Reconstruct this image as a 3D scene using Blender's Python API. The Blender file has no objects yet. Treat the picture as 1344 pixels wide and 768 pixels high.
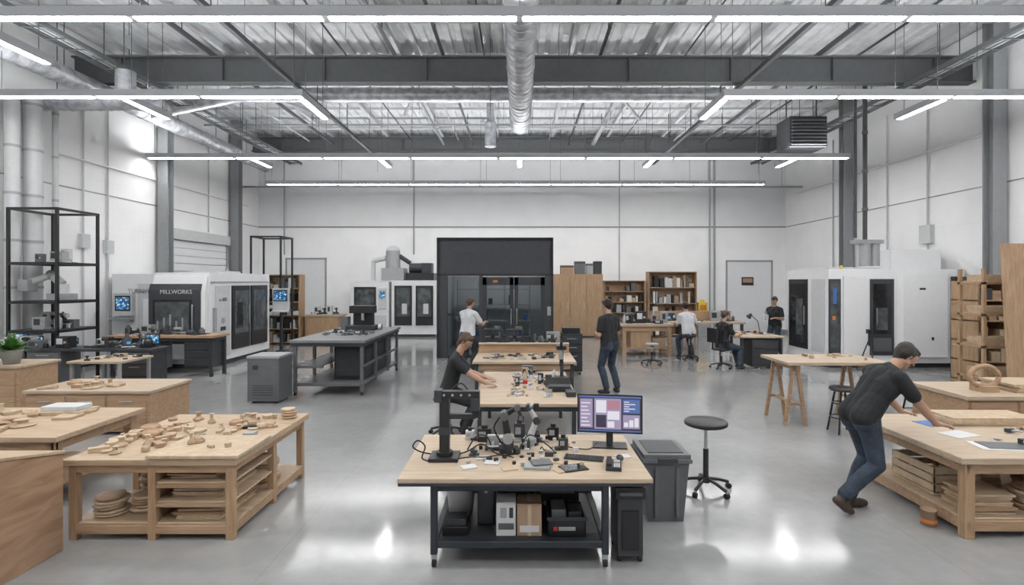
import bpy, bmesh, math, random
import numpy as np
from mathutils import Vector, Matrix
random.seed(7)
S=bpy.context.scene
COL=S.collection
try:
    S.view_settings.view_transform='Standard'
    S.view_settings.look='None'
except Exception: pass

# ------------------------------------------------------------ materials
def newmat(name):
    m=bpy.data.materials.new(name); m.use_nodes=True
    nt=m.node_tree; p=nt.nodes['Principled BSDF']
    return m,nt,p
def plain(name,col,rough=.5,metal=0.0,var=.06,bump=0.0,scale=8.0,bscale=60.0):
    m,nt,p=newmat(name)
    p.inputs['Roughness'].default_value=rough
    p.inputs['Metallic'].default_value=metal
    tc=nt.nodes.new('ShaderNodeTexCoord')
    n=nt.nodes.new('ShaderNodeTexNoise'); n.inputs['Scale'].default_value=scale; n.inputs['Detail'].default_value=4
    nt.links.new(tc.outputs['Object'],n.inputs['Vector'])
    r=nt.nodes.new('ShaderNodeValToRGB')
    r.color_ramp.elements[0].position=.3; r.color_ramp.elements[1].position=.7
    r.color_ramp.elements[0].color=tuple(max(0,c*(1-var)) for c in col)+(1,)
    r.color_ramp.elements[1].color=tuple(min(1,c*(1+var)) for c in col)+(1,)
    nt.links.new(n.outputs['Fac'],r.inputs['Fac']); nt.links.new(r.outputs['Color'],p.inputs['Base Color'])
    if bump>0:
        n2=nt.nodes.new('ShaderNodeTexNoise'); n2.inputs['Scale'].default_value=bscale
        nt.links.new(tc.outputs['Object'],n2.inputs['Vector'])
        b=nt.nodes.new('ShaderNodeBump'); b.inputs['Strength'].default_value=bump; b.inputs['Distance'].default_value=.02
        nt.links.new(n2.outputs['Fac'],b.inputs['Height']); nt.links.new(b.outputs['Normal'],p.inputs['Normal'])
    return m
def wood(name,c1,c2,stretch=(1.2,14,14),rough=.5):
    m,nt,p=newmat(name)
    p.inputs['Roughness'].default_value=rough
    tc=nt.nodes.new('ShaderNodeTexCoord'); mp=nt.nodes.new('ShaderNodeMapping')
    mp.inputs['Scale'].default_value=stretch
    nt.links.new(tc.outputs['Object'],mp.inputs['Vector'])
    n=nt.nodes.new('ShaderNodeTexNoise'); n.inputs['Scale'].default_value=2.2; n.inputs['Detail'].default_value=7; n.inputs['Distortion'].default_value=.9
    nt.links.new(mp.outputs['Vector'],n.inputs['Vector'])
    r=nt.nodes.new('ShaderNodeValToRGB')
    r.color_ramp.elements[0].position=.32; r.color_ramp.elements[1].position=.68
    r.color_ramp.elements[0].color=c1+(1,); r.color_ramp.elements[1].color=c2+(1,)
    nt.links.new(n.outputs['Fac'],r.inputs['Fac']); nt.links.new(r.outputs['Color'],p.inputs['Base Color'])
    b=nt.nodes.new('ShaderNodeBump'); b.inputs['Strength'].default_value=.15; b.inputs['Distance'].default_value=.004
    nt.links.new(n.outputs['Fac'],b.inputs['Height']); nt.links.new(b.outputs['Normal'],p.inputs['Normal'])
    return m
def emit(name,col,st,base=.8):
    m,nt,p=newmat(name)
    p.inputs['Base Color'].default_value=(base,base,base,1)
    p.inputs['Emission Color'].default_value=col+(1,); p.inputs['Emission Strength'].default_value=st
    return m
def screen_mat(name,ca,cb,cc,st=1.0,scale=14):
    m,nt,p=newmat(name); p.inputs['Roughness'].default_value=.15
    p.inputs['Base Color'].default_value=(.01,.01,.015,1)
    tc=nt.nodes.new('ShaderNodeTexCoord')
    v=nt.nodes.new('ShaderNodeTexVoronoi'); v.distance='CHEBYCHEV'; v.inputs['Scale'].default_value=scale
    nt.links.new(tc.outputs['Object'],v.inputs['Vector'])
    s=nt.nodes.new('ShaderNodeSeparateColor'); nt.links.new(v.outputs['Color'],s.inputs['Color'])
    r=nt.nodes.new('ShaderNodeValToRGB'); r.color_ramp.interpolation='CONSTANT'
    e=r.color_ramp.elements; e[0].position=0; e[0].color=ca+(1,); e[1].position=.55; e[1].color=cb+(1,)
    x=e.new(.82); x.color=cc+(1,)
    nt.links.new(s.outputs[0],r.inputs['Fac'])
    nt.links.new(r.outputs['Color'],p.inputs['Emission Color']); p.inputs['Emission Strength'].default_value=st
    return m
def glass(name,tint,mix=.5,rough=.04):
    m=bpy.data.materials.new(name); m.use_nodes=True; nt=m.node_tree
    for n in list(nt.nodes): nt.nodes.remove(n)
    o=nt.nodes.new('ShaderNodeOutputMaterial'); mx=nt.nodes.new('ShaderNodeMixShader')
    t=nt.nodes.new('ShaderNodeBsdfTransparent'); t.inputs['Color'].default_value=tint+(1,)
    g=nt.nodes.new('ShaderNodeBsdfPrincipled'); g.inputs['Base Color'].default_value=(.02,.022,.025,1); g.inputs['Roughness'].default_value=rough
    nz=nt.nodes.new('ShaderNodeTexNoise'); nz.inputs['Scale'].default_value=2
    mr=nt.nodes.new('ShaderNodeMapRange'); mr.inputs['To Min'].default_value=rough; mr.inputs['To Max'].default_value=rough+.05
    nt.links.new(nz.outputs['Fac'],mr.inputs['Value']); nt.links.new(mr.outputs['Result'],g.inputs['Roughness'])
    mx.inputs[0].default_value=mix
    nt.links.new(t.outputs[0],mx.inputs[1]); nt.links.new(g.outputs[0],mx.inputs[2]); nt.links.new(mx.outputs[0],o.inputs[0])
    return m

PLY=wood('plywood_light',(.33,.235,.15),(.44,.33,.225))
PLYT=wood('plywood_top',(.35,.27,.19),(.45,.36,.265))
OAK=wood('pine_bench',(.29,.18,.105),(.41,.275,.17))
OAKV=wood('pine_vertical',(.29,.18,.10),(.41,.275,.165),stretch=(14,14,1.2))
CRATE=wood('crate_ply',(.24,.14,.085),(.38,.245,.155),stretch=(9,1.0,5))
PALEW=wood('pale_wood',(.38,.28,.18),(.49,.385,.27),stretch=(6,6,6))
WHITE=plain('white_enamel',(.70,.71,.72),.35,0,.02)
OFFW=plain('offwhite_plastic',(.50,.51,.52),.45,0,.04)
LGRAY=plain('light_gray_metal',(.31,.32,.33),.4,.2,.06)
MGRAY=plain('mid_gray_plastic',(.10,.105,.112),.5,0,.08)
TOPG=plain('bench_top_gray',(.15,.155,.16),.35,.1,.1)
STEEL=plain('steel',(.42,.43,.44),.32,.7,.08)
DGRAY=plain('dark_gray_metal',(.036,.039,.044),.45,.2,.12)
NAVY=plain('slate_frame_paint',(.026,.031,.04),.45,.2,.1)
CHAR=plain('charcoal_panel',(.036,.040,.047),.5,.0,.1)
BLACK=plain('black_plastic',(.011,.011,.013),.4,0,.2)
RUB=plain('black_rubber',(.012,.012,.012),.75,0,.2)
BEAM=plain('beam_gray',(.095,.10,.105),.6,.1,.08)
PIPED=plain('pipe_dark',(.05,.053,.057),.55,.1,.1)
COLM=plain('column_gray',(.25,.26,.27),.55,.1,.05)
LIGHTC=plain('fixture_white',(.42,.43,.45),.4,.1,.02)
YEL=plain('yellow_plastic',(.6,.44,.03),.5)
ORG=plain('orange_paint',(.55,.17,.04),.5)
RED=plain('red_plastic',(.40,.03,.03),.5)
BLUE=plain('blue_film',(.05,.14,.36),.4)
PAPER=plain('paper',(.55,.55,.55),.8,0,.02)
CARD=plain('cardboard',(.33,.225,.15),.8,0,.08)
LEAF=plain('leaf_green',(.06,.17,.035),.5,0,.4)
TERRA=plain('pot_clay',(.27,.27,.26),.7)
DKWIN=plain('dark_window',(.022,.026,.03),.08,0,.5,scale=2)
WIN2=plain('machine_interior',(.07,.08,.085),.25,0,.5,scale=5)
GLS=glass('tinted_glass',(.85,.88,.9),.12)
LAMP=emit('led_diffuser',(1,.992,.98),45.0)
UPFILL=emit('added_uplight_fill',(.99,.995,1),62.0)  # invented glow on fixture tops, added to brighten the roof deck
BOOTHFILL=emit('added_booth_fill',(1,.99,.98),30.0)  # invented strip, added to brighten the dim booth interior
SCR2=screen_mat('screen_blue',(.02,.08,.22),(.1,.35,.6),(.5,.75,.8),.9,22)
E_BG=emit('ui_dark',(.035,.03,.06),1,.01); E_MID=emit('ui_lavender',(.34,.28,.42),1,.01); E_LT=emit('ui_light',(.72,.70,.76),1,.01); E_BL=emit('ui_blue',(.08,.14,.36),1,.01); E_PK=emit('ui_rose',(.42,.2,.26),1,.01)

def duct_mat():
    m,nt,p=newmat('spiral_duct_metal'); p.inputs['Metallic'].default_value=.45; p.inputs['Roughness'].default_value=.38
    tc=nt.nodes.new('ShaderNodeTexCoord')
    n=nt.nodes.new('ShaderNodeTexNoise'); n.inputs['Scale'].default_value=6; n.inputs['Detail'].default_value=5
    r=nt.nodes.new('ShaderNodeValToRGB'); r.color_ramp.elements[0].position=.35; r.color_ramp.elements[1].position=.65; r.color_ramp.elements[0].color=(.30,.31,.33,1); r.color_ramp.elements[1].color=(.52,.53,.55,1)
    nt.links.new(tc.outputs['Object'],n.inputs['Vector']); nt.links.new(n.outputs['Fac'],r.inputs['Fac']); nt.links.new(r.outputs['Color'],p.inputs['Base Color'])
    return m
DUCT=duct_mat()

def floor_mat():
    m,nt,p=newmat('polished_concrete'); L=nt.links
    tc=nt.nodes.new('ShaderNodeTexCoord')
    n=nt.nodes.new('ShaderNodeTexNoise'); n.inputs['Scale'].default_value=.45; n.inputs['Detail'].default_value=8; n.inputs['Roughness'].default_value=.62
    n2=nt.nodes.new('ShaderNodeTexNoise'); n2.inputs['Scale'].default_value=9; n2.inputs['Detail'].default_value=6
    L.new(tc.outputs['Object'],n.inputs['Vector']); L.new(tc.outputs['Object'],n2.inputs['Vector'])
    r=nt.nodes.new('ShaderNodeValToRGB'); e=r.color_ramp.elements
    e[0].position=.3; e[0].color=(.225,.226,.227,1); e[1].position=.7; e[1].color=(.33,.331,.332,1)
    L.new(n.outputs['Fac'],r.inputs['Fac'])
    r2=nt.nodes.new('ShaderNodeValToRGB'); r2.color_ramp.elements[0].position=.3; r2.color_ramp.elements[0].color=(.92,.92,.92,1); r2.color_ramp.elements[1].position=.7; r2.color_ramp.elements[1].color=(1.0,1.0,1.0,1)
    L.new(n2.outputs['Fac'],r2.inputs['Fac'])
    mx=nt.nodes.new('ShaderNodeMix'); mx.data_type='RGBA'; mx.blend_type='MULTIPLY'; mx.inputs[0].default_value=1
    L.new(r.outputs['Color'],mx.inputs[6]); L.new(r2.outputs['Color'],mx.inputs[7])
    br=nt.nodes.new('ShaderNodeTexBrick'); br.offset=0; br.inputs['Scale'].default_value=1
    br.inputs['Brick Width'].default_value=5.2; br.inputs['Row Height'].default_value=5.2; br.inputs['Mortar Size'].default_value=.004
    br.inputs['Color1'].default_value=(1,1,1,1); br.inputs['Color2'].default_value=(1,1,1,1); br.inputs['Mortar'].default_value=(.84,.84,.84,1)
    mp=nt.nodes.new('ShaderNodeMapping'); mp.inputs['Location'].default_value=(1.9,1.4,0); L.new(tc.outputs['Object'],mp.inputs['Vector'])
    L.new(mp.outputs['Vector'],br.inputs['Vector'])
    m2=nt.nodes.new('ShaderNodeMix'); m2.data_type='RGBA'; m2.blend_type='MULTIPLY'; m2.inputs[0].default_value=1
    L.new(mx.outputs[2],m2.inputs[6]); L.new(br.outputs['Color'],m2.inputs[7])
    L.new(m2.outputs[2],p.inputs['Base Color'])
    mr=nt.nodes.new('ShaderNodeMapRange'); mr.inputs['From Min'].default_value=.3; mr.inputs['From Max'].default_value=.7; mr.inputs['To Min'].default_value=.07; mr.inputs['To Max'].default_value=.19
    L.new(n.outputs['Fac'],mr.inputs['Value']); L.new(mr.outputs['Result'],p.inputs['Roughness'])
    p.inputs['Specular IOR Level'].default_value=.8
    return m
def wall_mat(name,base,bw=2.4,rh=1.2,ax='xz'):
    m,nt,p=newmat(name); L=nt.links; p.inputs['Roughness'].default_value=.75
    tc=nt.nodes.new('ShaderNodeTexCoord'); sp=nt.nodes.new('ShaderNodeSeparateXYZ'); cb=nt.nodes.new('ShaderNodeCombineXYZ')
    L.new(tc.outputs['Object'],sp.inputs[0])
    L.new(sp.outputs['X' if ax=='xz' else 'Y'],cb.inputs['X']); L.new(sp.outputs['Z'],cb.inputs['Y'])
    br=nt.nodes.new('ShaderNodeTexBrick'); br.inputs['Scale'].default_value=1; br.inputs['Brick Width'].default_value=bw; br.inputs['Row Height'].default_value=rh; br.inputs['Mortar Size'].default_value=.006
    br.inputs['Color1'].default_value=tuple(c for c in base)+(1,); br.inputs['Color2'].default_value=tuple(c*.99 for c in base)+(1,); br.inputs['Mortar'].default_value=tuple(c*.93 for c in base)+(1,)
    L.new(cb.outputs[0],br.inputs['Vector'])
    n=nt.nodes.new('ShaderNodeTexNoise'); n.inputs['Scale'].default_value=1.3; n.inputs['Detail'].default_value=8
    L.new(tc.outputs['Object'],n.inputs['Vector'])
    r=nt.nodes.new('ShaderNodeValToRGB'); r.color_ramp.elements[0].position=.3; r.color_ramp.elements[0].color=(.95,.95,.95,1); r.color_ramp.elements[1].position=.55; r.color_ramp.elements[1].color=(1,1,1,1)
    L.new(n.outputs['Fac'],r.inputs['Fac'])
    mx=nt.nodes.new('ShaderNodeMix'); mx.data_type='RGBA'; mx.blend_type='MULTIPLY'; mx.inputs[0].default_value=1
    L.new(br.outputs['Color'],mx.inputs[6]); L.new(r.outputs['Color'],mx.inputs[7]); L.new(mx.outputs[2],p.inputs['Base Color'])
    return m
def deck_mat():
    m,nt,p=newmat('roof_deck_white'); L=nt.links; p.inputs['Roughness'].default_value=.6
    tc=nt.nodes.new('ShaderNodeTexCoord')
    n=nt.nodes.new('ShaderNodeTexNoise'); n.inputs['Scale'].default_value=3; n.inputs['Detail'].default_value=8
    L.new(tc.outputs['Object'],n.inputs['Vector'])
    r=nt.nodes.new('ShaderNodeValToRGB'); r.color_ramp.elements[0].position=.3; r.color_ramp.elements[0].color=(.50,.51,.52,1); r.color_ramp.elements[1].position=.65; r.color_ramp.elements[1].color=(.62,.63,.64,1)
    L.new(n.outputs['Fac'],r.inputs['Fac']); L.new(r.outputs['Color'],p.inputs['Base Color'])
    return m
FLOOR=floor_mat()
WALLX=wall_mat('painted_block_wall',(.84,.84,.845)); WALLY=wall_mat('painted_block_wall_side',(.82,.82,.825),ax='yz')
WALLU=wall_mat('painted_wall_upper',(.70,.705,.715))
DECK=deck_mat()

# ------------------------------------------------------------ mesh builder
class B:
    def __init__(s,name,loc=(0,0,0),rz=0.0):
        s.name=name; s.loc=loc; s.rz=rz; s.bm=bmesh.new(); s.mats=[]
    def mi(s,m):
        if m not in s.mats: s.mats.append(m)
        return s.mats.index(m)
    def _faces(s,vs,faces,m,smooth=False):
        bv=[s.bm.verts.new(v) for v in vs]; k=s.mi(m)
        for f in faces:
            try:
                fc=s.bm.faces.new([bv[i] for i in f]); fc.material_index=k; fc.smooth=smooth
            except ValueError: pass
    def box(s,x0,x1,y0,y1,z0,z1,m,rz=0,rx=0,ry=0):
        c=Vector(((x0+x1)/2,(y0+y1)/2,(z0+z1)/2)); h=Vector((abs(x1-x0)/2,abs(y1-y0)/2,abs(z1-z0)/2))
        R=Matrix.Rotation(rz,3,'Z')@Matrix.Rotation(ry,3,'Y')@Matrix.Rotation(rx,3,'X')
        vs=[c+R@Vector((sx*h.x,sy*h.y,sz*h.z)) for sx in(-1,1) for sy in(-1,1) for sz in(-1,1)]
        s._faces(vs,[(0,1,3,2),(4,6,7,5),(0,4,5,1),(2,3,7,6),(0,2,6,4),(1,5,7,3)],m)
        return s
    def cyl(s,p0,p1,r,m,r2=None,n=16,caps=True):
        p0=Vector(p0); p1=Vector(p1); r2=r if r2 is None else r2
        d=(p1-p0).normalized(); a=d.orthogonal().normalized(); b=d.cross(a)
        vs=[]
        for p,rr in((p0,r),(p1,r2)):
            for i in range(n):
                t=2*math.pi*i/n; vs.append(p+(a*math.cos(t)+b*math.sin(t))*rr)
        s._faces(vs,[(i,(i+1)%n,n+(i+1)%n,n+i) for i in range(n)],m,True)
        if caps:
            s._faces(vs[:n],[tuple(range(n))[::-1]],m); s._faces(vs[n:],[tuple(range(n))],m)
        return s
    def tube(s,pts,r,m,n=8):
        P=[Vector(p) for p in pts]; rings=[]; prev=None
        for i,p in enumerate(P):
            d=(P[min(i+1,len(P)-1)]-P[max(i-1,0)]).normalized()
            a=d.orthogonal().normalized() if prev is None else (prev-d*prev.dot(d)).normalized()
            prev=a; b=d.cross(a)
            rings.append([p+(a*math.cos(2*math.pi*k/n)+b*math.sin(2*math.pi*k/n))*r for k in range(n)])
        vs=[v for q in rings for v in q]; F=[]
        for i in range(len(P)-1):
            for k in range(n):
                F.append((i*n+k,i*n+(k+1)%n,(i+1)*n+(k+1)%n,(i+1)*n+k))
        F.append(tuple(range(n))[::-1]); F.append(tuple(range(len(vs)-n,len(vs))))
        s._faces(vs,F,m,True); return s
    def curve(s,pts,r,m,n=8,sub=6):
        P=[Vector(p) for p in pts]; out=[]
        for i in range(len(P)-1):
            a=P[max(i-1,0)];b=P[i];c=P[i+1];d=P[min(i+2,len(P)-1)]
            for k in range(sub):
                t=k/sub
                out.append(.5*((2*b)+(c-a)*t+(2*a-5*b+4*c-d)*t*t+(-a+3*b-3*c+d)*t*t*t))
        out.append(P[-1]); return s.tube(out,r,m,n)
    def sph(s,c,r,m,n=14):
        if not hasattr(r,'__len__'): r=(r,r,r)
        vs=[];F=[];c=Vector(c); h=n//2
        for i in range(h+1):
            th=math.pi*i/h
            for j in range(n):
                ph=2*math.pi*j/n
                vs.append(c+Vector((r[0]*math.sin(th)*math.cos(ph),r[1]*math.sin(th)*math.sin(ph),r[2]*math.cos(th))))
        for i in range(h):
            for j in range(n):
                F.append((i*n+j,(i+1)*n+j,(i+1)*n+(j+1)%n,i*n+(j+1)%n))
        s._faces(vs,F,m,True); return s
    def lathe(s,c,prof,m,n=24):
        vs=[];F=[]
        for r,z in prof:
            for j in range(n):
                ph=2*math.pi*j/n; vs.append(Vector((c[0]+r*math.cos(ph),c[1]+r*math.sin(ph),c[2]+z)))
        for i in range(len(prof)-1):
            for j in range(n): F.append((i*n+j,i*n+(j+1)%n,(i+1)*n+(j+1)%n,(i+1)*n+j))
        F.append(tuple(range(n))[::-1]); F.append(tuple(range(len(vs)-n,len(vs))))
        s._faces(vs,F,m,True); return s
    def prism(s,pts,axis,a0,a1,m):
        def mk(p,a):
            return {'x':(a,p[0],p[1]),'y':(p[0],a,p[1]),'z':(p[0],p[1],a)}[axis]
        n=len(pts); vs=[mk(p,a0) for p in pts]+[mk(p,a1) for p in pts]
        F=[tuple(range(n))[::-1],tuple(range(n,2*n))]+[(i,(i+1)%n,n+(i+1)%n,n+i) for i in range(n)]
        s._faces([Vector(v) for v in vs],F,m); return s
    def done(s,bevel=.004,seg=1,parent=None):
        bmesh.ops.recalc_face_normals(s.bm,faces=s.bm.faces[:])
        me=bpy.data.meshes.new(s.name); s.bm.to_mesh(me); s.bm.free()
        for m in s.mats: me.materials.append(m)
        o=bpy.data.objects.new(s.name,me); COL.objects.link(o); o.location=s.loc; o.rotation_euler=(0,0,s.rz)
        if bevel:
            bv=o.modifiers.new('bevel','BEVEL'); bv.width=bevel; bv.segments=seg; bv.limit_method='ANGLE'; bv.angle_limit=math.radians(50)
        if parent: o.parent=parent
        return o
def label(txt,loc,size,rot,m,parent):
    cu=bpy.data.curves.new('label','FONT'); cu.body=txt; cu.size=size; cu.extrude=.002; cu.align_x='CENTER'
    o=bpy.data.objects.new('tmp',cu); COL.objects.link(o)
    bpy.context.view_layer.update()
    me=bpy.data.meshes.new_from_object(o); bpy.data.objects.remove(o)
    me.materials.clear(); me.materials.append(m)
    q=bpy.data.objects.new('lettering',me); COL.objects.link(q); q.location=loc; q.rotation_euler=rot; q.parent=parent
    return q
def gadgets(name,x0,x1,y0,y1,z,n,seed,smax=.14,hmax=.16,pal=None,screens=False):
    """varied small shop devices: boxes with panels/knobs, cans, drills, blocks, trays, short cables"""
    rnd=random.Random(seed); pal=pal or [BLACK,DGRAY,MGRAY,BLACK,LGRAY,OFFW,STEEL,PALEW]; b=B(name)
    for i in range(n):
        w=rnd.uniform(.35,1)*smax; d=w*rnd.uniform(.5,1); h=rnd.uniform(.15,1)*hmax; x=rnd.uniform(x0+w/2,x1-w/2); y=rnd.uniform(y0+d/2,y1-d/2); m=rnd.choice(pal); q=rnd.randrange(6)
        if q==0:
            b.box(x-w/2,x+w/2,y-d/2,y+d/2,z,z+h,m).box(x-w*.4,x+w*.1,y-d/2-.004,y-d/2,z+h*.35,z+h*.85,OFFW if m in(BLACK,DGRAY) else DGRAY).cyl((x+w*.3,y-d/2-.01,z+h*.5),(x+w*.3,y-d/2,z+h*.5),min(w,h)*.12,STEEL,n=10)
        elif q==1: b.lathe((x,y,z),[(w*.25,0),(w*.28,h*.1),(w*.28,h*.7),(w*.12,h*.85),(w*.12,h)],m,14)
        elif q==2:
            b.box(x-w/2,x+w/2,y-d*.3,y+d*.3,z,z+h*.3,m).box(x-w*.1,x+w*.15,y-d*.2,y+d*.2,z+h*.3,z+h,DGRAY).cyl((x-w*.35,y,z+h*.85),(x+w*.3,y,z+h*.85),w*.14,m,n=12)
        elif q==3: b.box(x-w/2,x+w/2,y-d/2,y+d/2,z,z+.02,m,rz=rnd.uniform(-.6,.6)).box(x-w*.3,x+w*.3,y-d*.3,y+d*.3,z+.02,z+.035,rnd.choice(pal),rz=rnd.uniform(-.6,.6))
        elif q==4: b.cyl((x-w/2,y,z+.018),(x+w/2,y+rnd.uniform(-.05,.05),z+.018),.014,m,.009,10).box(x-w/2-.02,x-w/2+.05,y-.02,y+.02,z,z+.035,DGRAY)
        else: b.curve([(x-w/2,y,z+.006),(x-w*.2,y+.04,z+h*.35),(x+w*.2,y-.03,z+.02),(x+w/2,y+.03,z+.006)],.005,RUB,6,4)
        if screens and i%5==0: b.box(x-w*.5,x+w*.5,y+d/2,y+d/2+.02,z+.05,z+.05+w*.7,BLACK).box(x-w*.45,x+w*.45,y+d/2-.003,y+d/2,z+.07,z+.03+w*.7,SCR2).box(x-.02,x+.02,y+d/2,y+d/2+.03,z,z+.06,DGRAY)
    return b.done(.002)

# ------------------------------------------------------------ room shell
XL,XR,YB,YF,ZC=-11.0,11.2,22.5,-3.5,8.3
B('floor').box(XL-.2,XR+.2,YF-.2,YB+.2,-.2,0,FLOOR).done(0)
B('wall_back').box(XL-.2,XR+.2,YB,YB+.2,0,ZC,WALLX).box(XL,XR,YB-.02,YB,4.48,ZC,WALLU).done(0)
B('wall_left').box(XL-.2,XL,YF,YB,0,ZC,WALLY).done(0)
B('wall_right').box(XR,XR+.2,YF,YB,0,ZC,WALLY).done(0)
B('wall_rear').box(XL-.2,XR+.2,YF-.2,YF,0,ZC,WALLX).done(0)
b=B('ceiling')
prof=[];x=XL-.2
while x<XR+.2:
    prof+= [(x,ZC),(x+.15,ZC),(x+.18,ZC+.05),(x+.27,ZC+.05)]; x+=.30
prof.append((x,ZC))
k=b.mi(DECK)
vs0=[b.bm.verts.new((p[0],YF-.2,p[1])) for p in prof]; vs1=[b.bm.verts.new((p[0],YB+.2,p[1])) for p in prof]
for i in range(len(prof)-1):
    f=b.bm.faces.new((vs0[i],vs0[i+1],vs1[i+1],vs1[i])); f.material_index=k
b.box(XL-.2,XR+.4,YF-.2,YB+.2,ZC+.12,ZC+.3,DECK)
b.done(0)
B('trim_back').box(XL,XR,YB-.04,YB,4.44,4.49,COLM).done()
B('baseboard_back').box(XL,XR,YB-.02,YB,0,.14,COLM).done()
B('baseboard_left').box(XL,XL+.02,YF,YB,0,.14,COLM).done()
B('baseboard_right').box(XR-.02,XR,YF,YB,0,.14,COLM).done()
B('trim_left').box(XL,XL+.02,YF,YB,4.44,4.47,LGRAY).done()
B('trim_right').box(XR-.02,XR,YF,YB,4.44,4.47,LGRAY).done()
def wdoor(n,x0,x1,h):
    b=B(n); y=YB
    b.box(x0-.06,x0,y-.06,y,0,h+.06,LGRAY).box(x1,x1+.06,y-.06,y,0,h+.06,LGRAY).box(x0-.06,x1+.06,y-.06,y,h,h+.06,LGRAY)
    b.box(x0,x1,y-.03,y,0,h,WHITE).cyl((x1-.12,y-.10,1.05),(x1-.24,y-.10,1.05),.012,STEEL).cyl((x1-.12,y-.10,1.05),(x1-.12,y-.03,1.05),.012,STEEL)
    b.done()
wdoor('door_1',-9.8,-8.2,3.1); wdoor('door_2',8.75,10.6,3.0)
b=B('wall_poster'); b.box(9.35,9.85,YB-.045,YB-.032,2.0,2.35,BLACK).box(9.4,9.8,YB-.05,YB-.045,2.12,2.3,CARD); b.done(0)
b=B('door_3')
b.box(XL,XL+.16,16.5,20.0,3.5,3.85,OFFW)
for i in range(14): b.box(XL,XL+.05,16.6,19.9,.25*i,.25*i+.235,WHITE)
b.box(XL,XL+.09,16.45,16.6,0,3.5,LGRAY).box(XL,XL+.09,19.9,20.0,0,3.5,LGRAY); b.done(.01)
def col(x,y):
    b=B('steel_column'); w=.15
    b.box(x-w,x+w,y-.15,y-.12,0,ZC,COLM).box(x-w,x+w,y+.12,y+.15,0,ZC,COLM).box(x-.02,x+.02,y-.12,y+.12,0,ZC,COLM).box(x-.22,x+.22,y-.22,y+.22,0,.03,COLM)
    b.done(0)
for y in (16.2,20.25,8.0): col(XL+.25,y)
for y in (17.9,12.3): col(XR-.25,y)
def ibeam(y,z0,z1):
    b=B('roof_beam'); b.box(XL,XR,y-.13,y+.13,z0,z0+.04,BEAM).box(XL,XR,y-.13,y+.13,z1-.04,z1,BEAM).box(XL,XR,y-.02,y+.02,z0,z1,BEAM)
    for i in range(9):
        x=XL+1.2+i*2.5; b.box(x-.01,x+.01,y-.12,y+.12,z0,z1,BEAM)
    b.done(0)
ibeam(13.2,7.05,7.70); ibeam(22.0,7.50,8.08); ibeam(4.4,7.05,7.7)
b=B('roof_joists')
for i in range(10):
    x=XL+1.1+i*2.25
    b.box(x-.05,x+.05,YF,YB,8.08,8.12,OFFW).box(x-.012,x+.012,YF,YB,8.12,ZC,OFFW)
for y in (9.4,10.3,11.3,12.3,14.2,15.2,16.3,17.4,18.5,19.6,20.8): b.box(XL,XR,y-.025,y+.025,8.12,8.2,OFFW)
b.done(0)
b=B('ceiling_service_rails')
for x,z,w,m in ((-5.5,6.98,.09,PIPED),(5.45,6.98,.10,PIPED),(-3.1,7.78,.06,LGRAY),(3.0,7.78,.14,LGRAY),(-1.9,7.78,.05,BEAM),(2.0,7.78,.05,PIPED),(7.4,7.78,.06,BEAM),(-7.6,7.78,.06,BEAM)):
    b.box(x-w/2,x+w/2,5,21.8,z-.05,z+.05,m)
    for y in (7,9.5,12,14.5,17,19.5): b.cyl((x,y,z),(x,y,ZC),.010,PIPED,n=6)
b.done(0)
b=B('ceiling_conduits')
for x,z,r,m in ((-6.6,7.9,.025,LGRAY),(-4.4,7.9,.02,PIPED),(-2.5,7.95,.025,OFFW),(-.9,7.9,.02,PIPED),(1.2,7.9,.025,LGRAY),(4.2,7.9,.02,PIPED),(6.3,7.92,.03,OFFW),(8.6,7.9,.03,PIPED),(-8.6,7.9,.035,OFFW)):
    b.cyl((x,5,z),(x,21.8,z),r,m,n=8)
for y,z,r,m in ((9.9,7.98,.03,OFFW),(11.8,7.98,.02,PIPED),(14.1,7.98,.03,OFFW),(16.9,7.98,.02,LGRAY),(20.3,7.98,.035,OFFW)):
    b.cyl((XL,y,z),(XR,y,z),r,m,n=8)
for x0,y0,y1,a in ((-3.4,15.3,17.6,.37),(3.4,15.3,18.2,-.45),(-7,15.3,18,-.4)): b.box(x0,x0+.07,y0,y1,7.60,7.68,LGRAY,rz=a)
for i in range(30):
    rr=random.Random(i); x=rr.uniform(-10,10); y=rr.uniform(9,21); b.cyl((x,y,7.2+rr.uniform(-1.0,.4)),(x,y,ZC),.006,PIPED,n=5)
b.done(0)
b=B('cable_tray')
for x0 in (-9.35,9.45):
    for dx in (0,.45): b.box(x0+dx-.015,x0+dx+.015,7.5,21.8,6.93,7.02,BEAM)
    y=7.5
    while y<21.8: b.box(x0,x0+.45,y-.012,y+.012,6.93,6.95,BEAM); y+=.5
    for q in (.1,.18,.3): b.cyl((x0+q,7.5,6.975),(x0+q,21.8,6.975),.022,LGRAY if q>.15 else PIPED,n=8)
    for y in (9,12,15,18,21):
        for dx in (0,.45): b.cyl((x0+dx,y,7.0),(x0+dx,y,ZC),.01,PIPED,n=6)
b.done(0)
b=B('sprinkler_pipes')
for y,z in ((10.6,7.62),(15.9,7.62),(18.6,7.62)): b.cyl((XL,y,z),(XR,y,z),.035,LGRAY,n=10)
for y in (10.6,15.9,18.6):
    for i in range(7): b.cyl((-9+i*3,y,7.62),(-9+i*3,y,ZC),.01,LGRAY,n=6).cyl((-9+i*3,y,7.5),(-9+i*3,y,7.62),.02,LGRAY,n=8)
b.done(0)
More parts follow.
